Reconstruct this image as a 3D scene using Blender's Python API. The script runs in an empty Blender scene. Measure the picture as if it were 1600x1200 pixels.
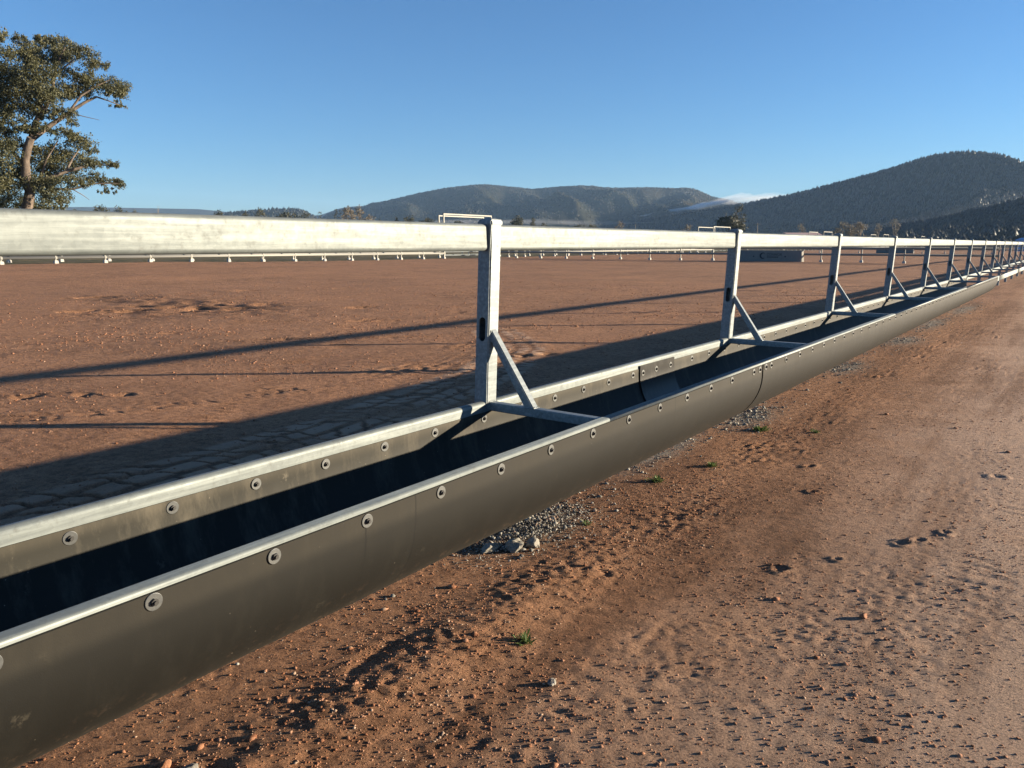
import bpy, bmesh, math, random
import numpy as np
from mathutils import Vector, Matrix

random.seed(7)
rng = np.random.default_rng(11)
S = bpy.context.scene
COL = S.collection
PI = math.pi

# ------------------------------------------------------------------ camera
CAM = np.array([2.16365, -2.72714, 1.33318])
PITCH, YAW, FPX = 0.18075, 0.63531, 1196.43
FW = np.array([-math.sin(YAW)*math.cos(PITCH), math.cos(YAW)*math.cos(PITCH), -math.sin(PITCH)])
RT = np.array([math.cos(YAW), math.sin(YAW), 0.0])
UP = np.cross(RT, FW)
cd = bpy.data.cameras.new('camera')
cd.sensor_fit = 'HORIZONTAL'; cd.sensor_width = 36.0
cd.lens = 36.0*FPX/1600.0
cd.clip_start = 0.05; cd.clip_end = 40000
cam = bpy.data.objects.new('camera', cd); COL.objects.link(cam)
cam.matrix_world = Matrix(((RT[0], UP[0], -FW[0], CAM[0]), (RT[1], UP[1], -FW[1], CAM[1]),
                           (RT[2], UP[2], -FW[2], CAM[2]), (0, 0, 0, 1)))
S.camera = cam

def bearing(px, py, dist):
    """world point at horizontal distance dist seen in direction of a photo pixel (used for far landmarks)"""
    d = FW*FPX + RT*(px-800.0) - UP*(py-600.0)
    return CAM + d*dist/math.hypot(d[0], d[1])

# ------------------------------------------------------------------ sky, sun, exposure
SUN_AZ = (0.7602, 0.6497)            # horizontal direction towards the sun
SUN_EL = 0.1597
W = bpy.data.worlds.new('World'); S.world = W; W.use_nodes = True
wn, wl = W.node_tree.nodes, W.node_tree.links
bg = wn['Background']
sky = wn.new('ShaderNodeTexSky'); sky.sky_type = 'NISHITA'; sky.sun_disc = False
sky.sun_elevation = SUN_EL
sky.sun_rotation = math.atan2(SUN_AZ[0], SUN_AZ[1])
sky.altitude = 300; sky.air_density = 1.0; sky.dust_density = 0.25; sky.ozone_density = 5.5
wl.new(sky.outputs['Color'], bg.inputs['Color'])
bg.inputs['Strength'].default_value = 0.06
sl = bpy.data.lights.new('sun', 'SUN'); sl.energy = 5.0; sl.angle = math.radians(0.55); sl.color = (1.0, 0.84, 0.62)
so = bpy.data.objects.new('sun', sl); COL.objects.link(so)
sv = Vector((SUN_AZ[0]*math.cos(SUN_EL), SUN_AZ[1]*math.cos(SUN_EL), math.sin(SUN_EL)))
so.rotation_euler = (-sv).to_track_quat('-Z', 'Y').to_euler()
so.location = (30, 25, 20)
S.view_settings.view_transform = 'Standard'; S.view_settings.look = 'None'
S.view_settings.gamma = 1.0; S.view_settings.use_curve_mapping = False
S.view_settings.exposure = 1.8
S.render.engine = 'CYCLES'
S.cycles.use_denoising = True
S.cycles.volume_bounces = 1
S.cycles.max_bounces = 6

# ------------------------------------------------------------------ helpers
def mesh_np(name, v, f, smooth=False):
    """mesh from numpy verts (n,3) and faces (m,k)"""
    me = bpy.data.meshes.new(name)
    v = np.asarray(v, np.float32); f = np.asarray(f, np.int32)
    me.vertices.add(len(v)); me.vertices.foreach_set('co', v.ravel())
    k = f.shape[1]
    me.loops.add(f.size); me.loops.foreach_set('vertex_index', f.ravel())
    me.polygons.add(len(f))
    me.polygons.foreach_set('loop_start', np.arange(0, f.size, k, dtype=np.int32))
    me.polygons.foreach_set('loop_total', np.full(len(f), k, np.int32))
    if smooth: me.polygons.foreach_set('use_smooth', np.ones(len(f), bool))
    me.update(calc_edges=True); me.validate()
    return me

def link(name, me, mat=None, parent=None, loc=(0, 0, 0), rot=(0, 0, 0)):
    o = bpy.data.objects.new(name, me); COL.objects.link(o)
    if mat is not None and me is not None and len(me.materials) == 0: me.materials.append(mat)
    o.location = loc; o.rotation_euler = rot
    if parent is not None: o.parent = parent
    return o

def tag(o, label=None, cat=None, group=None, kind=None):
    if label: o['label'] = label
    if cat: o['category'] = cat
    if group: o['group'] = group
    if kind: o['kind'] = kind
    return o

def empty(name, loc, label, cat, group=None, rz=0.0):
    o = bpy.data.objects.new(name, None); COL.objects.link(o)
    o.empty_display_size = 0.2
    o.location = loc; o.rotation_euler = (0, 0, rz)
    return tag(o, label, cat, group)

def bm_mesh(name, bm, smooth=False):
    me = bpy.data.meshes.new(name); bm.normal_update(); bm.to_mesh(me); bm.free()
    if smooth:
        for p in me.polygons: p.use_smooth = True
    return me

def box_bm(bm, x0, x1, y0, y1, z0, z1, bev=0.0):
    r = bmesh.ops.create_cube(bm, size=1.0)
    vs = r['verts']
    for v in vs:
        v.co = Vector((x0 if v.co.x < 0 else x1, y0 if v.co.y < 0 else y1, z0 if v.co.z < 0 else z1))
    if bev > 0:
        es = list({e for v in vs for e in v.link_edges})
        bmesh.ops.bevel(bm, geom=es, offset=bev, segments=2, affect='EDGES')

def box_mesh(name, *a, **k):
    bm = bmesh.new(); box_bm(bm, *a, **k); return bm_mesh(name, bm)

def stadium(w, h, n=7):
    """oval rail profile, flat sides, centred"""
    r = w/2; pts = []
    for i in range(n+1):
        a = PI*i/n; pts.append((r*math.cos(a), h/2-r + r*math.sin(a)))
    for i in range(n+1):
        a = PI+PI*i/n; pts.append((r*math.cos(a), -(h/2-r) + r*math.sin(a)))
    return pts

def rounded_rect(w, h, r, n=4):
    pts = []
    for cx, cy, a0 in ((w/2-r, h/2-r, 0), (-w/2+r, h/2-r, PI/2), (-w/2+r, -h/2+r, PI), (w/2-r, -h/2+r, 1.5*PI)):
        for i in range(n+1):
            a = a0+PI/2*i/n; pts.append((cx+r*math.cos(a), cy+r*math.sin(a)))
    return pts

def sweep_y(name, prof, y0, y1, cap=True, n=1, endr=0.0):
    """prof (x,z) swept along y"""
    ys = list(np.linspace(y0, y1, n+1)); sc = [1.0]*len(ys)
    if endr > 0:
        ys = [y0, y0+endr*.35, y0+endr]+ys[1:-1]+[y1-endr, y1-endr*.35, y1]
        sc = [1-endr*14, 1-endr*4, 1]+[1]*(len(ys)-6)+[1, 1-endr*4, 1-endr*14]
    k = len(prof); v = []
    for y, s in zip(ys, sc):
        v += [(p[0]*s, y, p[1]*s) for p in prof]
    bm = bmesh.new(); bv = [bm.verts.new(c) for c in v]
    for j in range(len(ys)-1):
        for i in range(k):
            a, b = j*k+i, j*k+(i+1) % k
            f = bm.faces.new((bv[a], bv[b], bv[b+k], bv[a+k])); f.smooth = True
    if cap:
        bm.faces.new(bv[:k]); bm.faces.new(list(reversed(bv[-k:])))
    bmesh.ops.recalc_face_normals(bm, faces=bm.faces)
    return bm_mesh(name, bm)

def tube(name, pts, rad, n=8, cap=True):
    pts = [np.array(p, float) for p in pts]
    if not hasattr(rad, '__len__'): rad = [rad]*len(pts)
    V = []; F = []
    prev = None
    for i, p in enumerate(pts):
        t = pts[min(i+1, len(pts)-1)]-pts[max(i-1, 0)]; t = t/np.linalg.norm(t)
        if prev is None:
            a = np.array([0, 0, 1.0]) if abs(t[2]) < .9 else np.array([1.0, 0, 0])
        else: a = prev
        u = a-t*(a@t); u /= np.linalg.norm(u); w = np.cross(t, u); prev = u
        for k in range(n):
            an = 2*PI*k/n; V.append(p+rad[i]*(u*math.cos(an)+w*math.sin(an)))
    for i in range(len(pts)-1):
        for k in range(n):
            F.append((i*n+k, i*n+(k+1) % n, (i+1)*n+(k+1) % n, (i+1)*n+k))
    return V, F

def tubes_mesh(name, lst, n=8):
    V = []; F = []
    for pts, r in lst:
        v, f = tube('t', pts, r, n); o = len(V)
        V += v; F += [tuple(i+o for i in q) for q in f]
    return mesh_np(name, np.array(V), np.array(F), True)

# gradient noise (vectorised)
_perm = np.random.default_rng(5).permutation(512).astype(np.int64)
_ga = np.random.default_rng(6).uniform(0, 2*PI, 512)
_gx, _gy = np.cos(_ga), np.sin(_ga)
def pn(x, y, seed=0):
    xi = np.floor(x).astype(np.int64); yi = np.floor(y).astype(np.int64)
    xf = x-xi; yf = y-yi
    u = xf*xf*xf*(xf*(xf*6-15)+10); w = yf*yf*yf*(yf*(yf*6-15)+10)
    def g(a, b, dx, dy):
        h = _perm[(_perm[(a+seed*37) & 511]+b) & 511]
        return _gx[h]*dx+_gy[h]*dy
    n00 = g(xi, yi, xf, yf); n10 = g(xi+1, yi, xf-1, yf)
    n01 = g(xi, yi+1, xf, yf-1); n11 = g(xi+1, yi+1, xf-1, yf-1)
    a = n00+u*(n10-n00); b = n01+u*(n11-n01)
    return (a+w*(b-a))*1.5
def ss(e0, e1, x):
    t = np.clip((x-e0)/(e1-e0), 0, 1); return t*t*(3-2*t)

# ------------------------------------------------------------------ materials
def new_mat(name):
    m = bpy.data.materials.new(name); m.use_nodes = True
    nt = m.node_tree; b = nt.nodes['Principled BSDF']
    return m, nt, b, nt.nodes, nt.links
def nd(nt, typ, **kw):
    n = nt.nodes.new(typ)
    for k, v in kw.items(): setattr(n, k, v)
    return n
def noise(nt, scale, detail=4, rough=.55, vec=None, dims='3D'):
    n = nd(nt, 'ShaderNodeTexNoise'); n.inputs['Scale'].default_value = scale
    n.inputs['Detail'].default_value = detail; n.inputs['Roughness'].default_value = rough
    if vec is not None: nt.links.new(vec, n.inputs['Vector'])
    return n
def ramp(nt, src, stops):
    r = nd(nt, 'ShaderNodeValToRGB'); cr = r.color_ramp
    while len(cr.elements) < len(stops): cr.elements.new(.5)
    for e, (p, c) in zip(cr.elements, stops):
        e.position = p; e.color = (*c, 1) if len(c) == 3 else c
    nt.links.new(src, r.inputs['Fac']); return r
def mix(nt, fac, a, b, typ='MIX'):
    m = nd(nt, 'ShaderNodeMix', data_type='RGBA', blend_type=typ)
    for s, v in ((m.inputs[0], fac), (m.inputs[6], a), (m.inputs[7], b)):
        if hasattr(v, 'is_linked') or hasattr(v, 'node'): nt.links.new(v, s)
        elif isinstance(v, (int, float)): s.default_value = v
        else: s.default_value = (*v, 1)
    return m.outputs[2]
def maprange(nt, src, a, b, c=0.0, d=1.0):
    m = nd(nt, 'ShaderNodeMapRange'); nt.links.new(src, m.inputs[0])
    for i, v in enumerate((a, b, c, d)): m.inputs[1+i].default_value = v
    m.interpolation_type = 'SMOOTHSTEP'
    return m.outputs[0]
def math_(nt, op, a, b):
    m = nd(nt, 'ShaderNodeMath', operation=op)
    for s, v in ((m.inputs[0], a), (m.inputs[1], b)):
        if isinstance(v, (int, float)): s.default_value = v
        else: nt.links.new(v, s)
    return m.outputs[0]
def coords(nt, scale=(1, 1, 1), which='Object'):
    t = nd(nt, 'ShaderNodeTexCoord'); mp = nd(nt, 'ShaderNodeMapping')
    mp.inputs['Scale'].default_value = scale
    nt.links.new(t.outputs[which], mp.inputs['Vector']); return mp.outputs['Vector']
def bump(nt, bsdf, h, strength, dist, normal=None):
    b = nd(nt, 'ShaderNodeBump'); b.inputs['Strength'].default_value = strength
    b.inputs['Distance'].default_value = dist
    nt.links.new(h, b.inputs['Height'])
    if normal is not None: nt.links.new(normal, b.inputs['Normal'])
    nt.links.new(b.outputs[0], bsdf.inputs['Normal']); return b.outputs[0]

def galv_mat(name, lo, hi, metal=.85, rlo=.34, rhi=.58):
    m, nt, b, ns, ls = new_mat(name)
    v = coords(nt)
    vs = coords(nt, (1, .05, 1))
    sp = nd(nt, 'ShaderNodeTexVoronoi'); sp.inputs['Scale'].default_value = 70; ls.new(v, sp.inputs['Vector'])
    n1 = noise(nt, 9, 6, .65, v); n2 = noise(nt, 60, 4, .6, vs); n3 = noise(nt, 28, 8, .7, v)
    c = mix(nt, n1.outputs['Fac'], lo, hi)
    c = mix(nt, math_(nt, 'MULTIPLY', sp.outputs['Color'], .34), c, tuple(x*.62 for x in lo))
    streak = ramp(nt, n2.outputs['Fac'], [(.44, (0, 0, 0)), (.66, (1, 1, 1))])
    c = mix(nt, math_(nt, 'MULTIPLY', streak.outputs['Color'], .55), c, tuple(min(1, x*1.22) for x in hi))
    dirt = ramp(nt, n3.outputs['Fac'], [(.56, (0, 0, 0)), (.72, (1, 1, 1))])
    c = mix(nt, math_(nt, 'MULTIPLY', dirt.outputs['Color'], .5), c, (.075, .073, .065))
    ls.new(c, b.inputs['Base Color'])
    b.inputs['Metallic'].default_value = metal; b.inputs['Specular IOR Level'].default_value = .3
    rr = mix(nt, n3.outputs['Fac'], (rlo,)*3, (rhi,)*3); ls.new(rr, b.inputs['Roughness'])
    hh = math_(nt, 'ADD', n2.outputs['Fac'], math_(nt, 'MULTIPLY', n3.outputs['Fac'], .7))
    bump(nt, b, hh, .35, .0012)
    return m

M = {}
M['galv'] = galv_mat('galvanised_steel', (.094, .110, .114), (.185, .206, .200), .34, .46, .70)
M['galv_post'] = galv_mat('galvanised_tube', (.130, .152, .163), (.245, .270, .274), .36, .42, .66)

m, nt, b, ns, ls = new_mat('white_rail_steel')
b.inputs['Base Color'].default_value = (.20, .20, .185, 1); b.inputs['Metallic'].default_value = .4; b.inputs['Roughness'].default_value = .65
M['rail_far'] = m

# conveyor rubber
def rubber(name, dark, dust, dustamt, rough, spec=.2, lines=()):
    m, nt, b, ns, ls = new_mat(name)
    v = coords(nt); vs = coords(nt, (.35, 1.0, .35))
    n1 = noise(nt, 3.2, 6, .6, v); n2 = noise(nt, 9, 8, .72, vs); n3 = noise(nt, 420, 2, .6, v)
    spk = nd(nt, 'ShaderNodeTexVoronoi'); spk.inputs['Scale'].default_value = 38; ls.new(v, spk.inputs['Vector'])
    c = mix(nt, n1.outputs['Fac'], dark, tuple(x*1.5 for x in dark))
    d = ramp(nt, n2.outputs['Fac'], [(.50, (0, 0, 0)), (.78, (1, 1, 1))])
    c = mix(nt, math_(nt, 'MULTIPLY', d.outputs['Color'], dustamt), c, dust)
    s2 = ramp(nt, spk.outputs['Distance'], [(.03, (1, 1, 1)), (.07, (0, 0, 0))])
    sm = math_(nt, 'MULTIPLY', s2.outputs['Color'], maprange(nt, n1.outputs['Fac'], .52, .62))
    c = mix(nt, math_(nt, 'MULTIPLY', sm, .6), c, (.32, .28, .22))
    # dusty, scuffed band under the rail
    sx = nd(nt, 'ShaderNodeSeparateXYZ'); ls.new(v, sx.inputs[0])
    band = maprange(nt, sx.outputs['Z'], .535, .575)
    c = mix(nt, math_(nt, 'MULTIPLY', band, math_(nt, 'MULTIPLY', n2.outputs['Fac'], .55)), c, tuple(x*.8 for x in dust))
    ml = math_(nt, 'MULTIPLY', maprange(nt, sx.outputs['Z'], .42, .29), maprange(nt, noise(nt, 30, 6, .75, v).outputs['Fac'], .54, .66))
    c = mix(nt, math_(nt, 'MULTIPLY', ml, .45), c, (.085, .055, .036))
    sm2 = nd(nt, 'ShaderNodeTexVoronoi'); sm2.inputs['Scale'].default_value = 5.5; ls.new(v, sm2.inputs['Vector'])
    smf = math_(nt, 'MULTIPLY', maprange(nt, sm2.outputs['Distance'], .16, .05), maprange(nt, noise(nt, 45, 5, .8, v).outputs['Fac'], .5, .62))
    c = mix(nt, math_(nt, 'MULTIPLY', smf, .5), c, dust)
    for yl in lines:      # transverse scuffs where the belt was folded
        yw = math_(nt, 'ADD', sx.outputs['Y'], math_(nt, 'MULTIPLY', n1.outputs['Fac'], .05))
        dy = math_(nt, 'ABSOLUTE', math_(nt, 'SUBTRACT', yw, yl+.025), 0.0)
        ln_ = maprange(nt, dy, .0042, .0012)
        ln_ = math_(nt, 'MULTIPLY', ln_, maprange(nt, n2.outputs['Fac'], .38, .5))
        c = mix(nt, math_(nt, 'MULTIPLY', ln_, .8), c, (.0015, .0015, .0014))
    ls.new(c, b.inputs['Base Color'])
    rr = mix(nt, n2.outputs['Fac'], (rough-.10,)*3, (rough+.14,)*3); ls.new(rr, b.inputs['Roughness'])
    b.inputs['Specular IOR Level'].default_value = spec
    b.inputs['Sheen Weight'].default_value = .03; b.inputs['Sheen Roughness'].default_value = .28; b.inputs['Sheen Tint'].default_value = (1, .88, .68, 1)
    bump(nt, b, n3.outputs['Fac'], .22, .0009)
    return m
M['rubber'] = rubber('conveyor_rubber', (.0047, .0045, .0035), (.052, .046, .034), .12, .70, .22, (-1.37, -1.17, .62, 2.62, 3.7, 4.3))
M['rubber_in'] = rubber('belt_inner_face', (.013, .0125, .0095), (.15, .132, .098), .5, .62, .2)
M['rubber_patch'] = rubber('scuffed_rubber', (.012, .012, .012), (.09, .085, .075), .55, .36)

m, nt, b, ns, ls = new_mat('zinc_washer')
v = coords(nt); n1 = noise(nt, 160, 4, .6, v)
ls.new(mix(nt, n1.outputs['Fac'], (.062, .066, .070), (.13, .135, .132)), b.inputs['Base Color'])
b.inputs['Metallic'].default_value = .7; b.inputs['Roughness'].default_value = .48; M['zinc'] = m
m, nt, b, ns, ls = new_mat('dark_nut')
b.inputs['Base Color'].default_value = (.05, .05, .05, 1); b.inputs['Metallic'].default_value = .7; b.inputs['Roughness'].default_value = .5; M['nut'] = m

# red earth
m, nt, b, ns, ls = new_mat('red_earth')
v = coords(nt)
geo = nd(nt, 'ShaderNodeNewGeometry')
sx = nd(nt, 'ShaderNodeSeparateXYZ'); ls.new(v, sx.inputs[0])
n0 = noise(nt, .33, 5, .6, v); n1 = noise(nt, 2.3, 6, .65, v); n2 = noise(nt, 22, 6, .7, v); n3 = noise(nt, 110, 7, .85, v)
nbig = noise(nt, .05, 3, .5, v)
c = mix(nt, ramp(nt, n1.outputs['Fac'], [(.33, (0, 0, 0)), (.68, (1, 1, 1))]).outputs['Color'], (.185, .097, .053), (.325, .180, .103))
c = mix(nt, ramp(nt, n0.outputs['Fac'], [(.35, (0, 0, 0)), (.7, (1, 1, 1))]).outputs['Color'], c, (.335, .178, .098))
g2 = ramp(nt, noise(nt, 15, 5, .75, v).outputs['Fac'], [(.36, (.50, .47, .45)), (.52, (1, 1, 1)), (.66, (1.32, 1.28, 1.24))])
c = mix(nt, .8, c, g2.outputs['Color'], 'MULTIPLY')
bandn = noise(nt, 1.0, 5, .65, coords(nt, (2.6, .22, 1)))
bd = ramp(nt, bandn.outputs['Fac'], [(.40, (.70, .66, .63)), (.56, (1.08, 1.08, 1.08))])
c = mix(nt, maprange(nt, sx.outputs['X'], -.4, .2, 0, .85), c, bd.outputs['Color'], 'MULTIPLY')
# paler driven lane on the road side
warp = math_(nt, 'ADD', sx.outputs['X'], math_(nt, 'MULTIPLY', math_(nt, 'SUBTRACT', n0.outputs['Fac'], .5), 1.5))
warp = math_(nt, 'ADD', warp, math_(nt, 'MULTIPLY', math_(nt, 'SUBTRACT', n1.outputs['Fac'], .5), .9))
lane = maprange(nt, warp, .75, 2.05)
lane = math_(nt, 'MULTIPLY', lane, maprange(nt, bandn.outputs['Fac'], .36, .54, .35, 1.0))
c = mix(nt, math_(nt, 'MULTIPLY', lane, .85), c, (.495, .345, .248))
orange = ramp(nt, noise(nt, 1.1, 4, .6, v).outputs['Fac'], [(.58, (0, 0, 0)), (.72, (1, 1, 1))])
c = mix(nt, math_(nt, 'MULTIPLY', orange.outputs['Color'], .32), c, (.400, .220, .118))
grain = ramp(nt, n3.outputs['Fac'], [(.36, (.30, .29, .29)), (.5, (1, 1, 1)), (.64, (1.7, 1.62, 1.54))])
c = mix(nt, .85, c, grain.outputs['Color'], 'MULTIPLY')
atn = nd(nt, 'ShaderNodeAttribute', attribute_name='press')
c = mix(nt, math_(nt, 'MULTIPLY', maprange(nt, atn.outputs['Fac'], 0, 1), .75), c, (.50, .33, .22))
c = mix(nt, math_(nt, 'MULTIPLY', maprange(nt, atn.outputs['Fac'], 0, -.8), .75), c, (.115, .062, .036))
ats = nd(nt, 'ShaderNodeAttribute', attribute_name='spoil')
c = mix(nt, math_(nt, 'MULTIPLY', ats.outputs['Fac'], .8), c, (.21, .20, .175))
# dry grass country beyond the cattle lane
gn = noise(nt, .9, 6, .7, v)
grassc = mix(nt, ramp(nt, gn.outputs['Fac'], [(.4, (0, 0, 0)), (.6, (1, 1, 1))]).outputs['Color'], (.07, .075, .03), (.19, .14, .08))
fx = math_(nt, 'ADD', sx.outputs['X'], math_(nt, 'MULTIPLY', math_(nt, 'SUBTRACT', n0.outputs['Fac'], .5), 1.2))
gfac = maprange(nt, fx, -42.3, -43.1)
farfac = maprange(nt, sx.outputs['Y'], 230, 300)
gfac = math_(nt, 'MAXIMUM', gfac, farfac)
c = mix(nt, gfac, c, grassc)
ls.new(c, b.inputs['Base Color'])
b.inputs['Roughness'].default_value = .95; b.inputs['Specular IOR Level'].default_value = .18
hh = math_(nt, 'ADD', math_(nt, 'MULTIPLY', n2.outputs['Fac'], 1.0), math_(nt, 'MULTIPLY', n3.outputs['Fac'], .75))
n5 = noise(nt, 7.5, 5, .7, v)
far_ = maprange(nt, sx.outputs['X'], -3.0, -7.0)
hh = math_(nt, 'ADD', hh, math_(nt, 'MULTIPLY', math_(nt, 'MULTIPLY', n5.outputs['Fac'], far_), 2.2))
bump(nt, b, hh, 1.0, .021)
M['earth'] = m

def stone_mat(name, stops, scale=45):
    m, nt, b, ns, ls = new_mat(name)
    v = coords(nt)
    w = nd(nt, 'ShaderNodeTexVoronoi'); w.inputs['Scale'].default_value = scale; ls.new(v, w.inputs['Vector'])
    sep = nd(nt, 'ShaderNodeSeparateColor'); ls.new(w.outputs['Color'], sep.inputs[0])
    r = ramp(nt, sep.outputs[0], stops); r.color_ramp.interpolation = 'CONSTANT' if len(stops) > 4 else 'LINEAR'
    n = noise(nt, 190, 4, .7, v)
    c = mix(nt, .6, r.outputs['Color'], ramp(nt, n.outputs['Fac'], [(.3, (.55, .55, .55)), (.7, (1.25, 1.25, 1.25))]).outputs['Color'], 'MULTIPLY')
    ls.new(c, b.inputs['Base Color']); b.inputs['Roughness'].default_value = .92; b.inputs['Specular IOR Level'].default_value = .2
    bump(nt, b, n.outputs['Fac'], .5, .004)
    return m
M['pebble'] = stone_mat('red_gravel', [(0, (.19, .082, .042)), (.25, (.28, .135, .075)), (.45, (.21, .095, .05)), (.65, (.32, .165, .10)), (.80, (.31, .175, .11)), (.92, (.34, .24, .17))])
M['rubble'] = stone_mat('grey_spoil', [(0, (.17, .16, .14)), (.3, (.27, .26, .23)), (.5, (.13, .12, .11)), (.7, (.35, .33, .29)), (.9, (.22, .15, .11))])
M['lump'] = stone_mat('lump_concrete', [(0, (.20, .185, .155)), (1, (.30, .28, .24))], 20)

m, nt, b, ns, ls = new_mat('cast_concrete')
v = coords(nt); n1 = noise(nt, 3, 6, .65, v)
ls.new(mix(nt, n1.outputs['Fac'], (.30, .29, .27), (.46, .44, .40)), b.inputs['Base Color']); b.inputs['Roughness'].default_value = .9; M['concrete'] = m
m, nt, b, ns, ls = new_mat('trough_concrete')
v = coords(nt); n1 = noise(nt, 3, 6, .65, v)
ls.new(mix(nt, n1.outputs['Fac'], (.13, .125, .115), (.22, .21, .19)), b.inputs['Base Color']); b.inputs['Roughness'].default_value = .9; M['trough_concrete'] = m
m, nt, b, ns, ls = new_mat('dark_print'); b.inputs['Base Color'].default_value = (.012, .014, .02, 1); b.inputs['Roughness'].default_value = .7; M['print'] = m

def leaf_mat(name, a, c2, trans=.25, scale=.9):
    m, nt, b, ns, ls = new_mat(name)
    v = coords(nt); n1 = noise(nt, scale, 3, .6, v); n2 = noise(nt, scale*9, 2, .6, v)
    f = math_(nt, 'ADD', math_(nt, 'MULTIPLY', n1.outputs['Fac'], .6), math_(nt, 'MULTIPLY', n2.outputs['Fac'], .4))
    c = mix(nt, ramp(nt, f, [(.36, (0, 0, 0)), (.64, (1, 1, 1))]).outputs['Color'], a, c2)
    ls.new(c, b.inputs['Base Color']); b.inputs['Roughness'].default_value = .6
    b.inputs['Specular IOR Level'].default_value = .35
    t = nd(nt, 'ShaderNodeBsdfTranslucent'); ls.new(c, t.inputs['Color'])
    ms = nd(nt, 'ShaderNodeMixShader'); ms.inputs[0].default_value = trans
    ls.new(b.outputs[0], ms.inputs[1]); ls.new(t.outputs[0], ms.inputs[2])
    ls.new(ms.outputs[0], ns['Material Output'].inputs['Surface'])
    return m
M['gum'] = leaf_mat('gum_leaves', (.045, .052, .026), (.125, .118, .055))
M['far_leaf'] = leaf_mat('far_leaves', (.035, .040, .022), (.085, .080, .045), .2, .25)
M['pale_leaf'] = leaf_mat('pale_leaves', (.12, .10, .07), (.20, .165, .11), .2, .25)
M['weed'] = leaf_mat('weed_leaves', (.06, .10, .02), (.13, .17, .05), .3, 40)
M['forest'] = leaf_mat('hill_forest', (.009, .013, .010), (.020, .023, .016), .03, .012)
m, nt, b, ns, ls = new_mat('gum_bark')
v = coords(nt, (1, 1, .35)); n1 = noise(nt, 2.4, 6, .7, v)
ls.new(ramp(nt, n1.outputs['Fac'], [(.35, (.06, .046, .037)), (.55, (.13, .10, .078)), (.7, (.22, .18, .145))]).outputs['Color'], b.inputs['Base Color'])
b.inputs['Roughness'].default_value = .9; bump(nt, b, n1.outputs['Fac'], .8, .08); M['bark'] = m
m, nt, b, ns, ls = new_mat('grey_wood'); b.inputs['Base Color'].default_value = (.22, .19, .16, 1); b.inputs['Roughness'].default_value = .9; M['wood'] = m

m, nt, b, ns, ls = new_mat('forested_hill')
v = coords(nt); n1 = noise(nt, .02, 8, .7, v); n2 = noise(nt, .004, 4, .6, v)
c = mix(nt, ramp(nt, n1.outputs['Fac'], [(.4, (0, 0, 0)), (.62, (1, 1, 1))]).outputs['Color'], (.012, .016, .011), (.034, .034, .024))
c = mix(nt, ramp(nt, n2.outputs['Fac'], [(.45, (0, 0, 0)), (.62, (1, 1, 1))]).outputs['Color'], c, (.034, .031, .023))
ls.new(c, b.inputs['Base Color']); b.inputs['Roughness'].default_value = 1.0; b.inputs['Specular IOR Level'].default_value = 0.0
bump(nt, b, n1.outputs['Fac'], .8, 7.0); M['hill'] = m

# ------------------------------------------------------------------ ground
def track(x, y, pts, width, kind):
    """relief of a tyre track along a polyline; returns height, mask"""
    pts = np.array(pts, float)
    best = np.full(x.shape, 1e9); t_ = np.zeros_like(x); s_ = np.zeros_like(x); acc = 0.0
    for a, c in zip(pts[:-1], pts[1:]):
        d = c-a; L = np.hypot(*d); d = d/L
        rx, ry = x-a[0], y-a[1]
        s = np.clip(rx*d[0]+ry*d[1], 0, L); tt = rx*(-d[1])+ry*d[0]
        dist = np.hypot(rx-s*d[0], ry-s*d[1])
        k = dist < best
        best = np.where(k, dist, best); t_ = np.where(k, tt, t_); s_ = np.where(k, s+acc, s_); acc += L
    mask = 1-ss(width*.42, width*.55, best)
    if kind == 'lug':
        ph = s_/.21+np.abs(t_)*1.9+.8*pn(x*2.3, y*2.3, 9)+.35*pn(x*6.1, y*6.1, 19)
        side = (t_ > 0)*.5
        fr = np.mod(ph+side, 1.0)
        gap = 1-ss(.03, .13, np.minimum(fr, 1-fr))
        mid = 1-ss(.01, .05, np.abs(t_))
        mid2 = 1-ss(.008, .03, np.abs(np.abs(t_)-width*.26+.02*pn(x*6, y*6, 3)))
        h = -.022*np.clip(gap+.8*mid+.8*mid2, 0, 1)+.012
    else:
        ph = s_/.105+t_*.5+.5*pn(x*2.2, y*2.2, 4)
        h = .0095*(np.sin(2*PI*ph)-.3*np.sin(4*PI*ph))*np.clip(.35+1.3*pn(x*3.3, y*3.3, 36), 0, 1)-.003
    berm = .008*np.exp(-((best-width*.55)/.04)**2) if kind == 'lug' else 0.0
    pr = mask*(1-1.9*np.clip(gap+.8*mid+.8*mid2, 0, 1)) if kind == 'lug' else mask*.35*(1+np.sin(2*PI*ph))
    return h*mask+berm, pr

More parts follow.
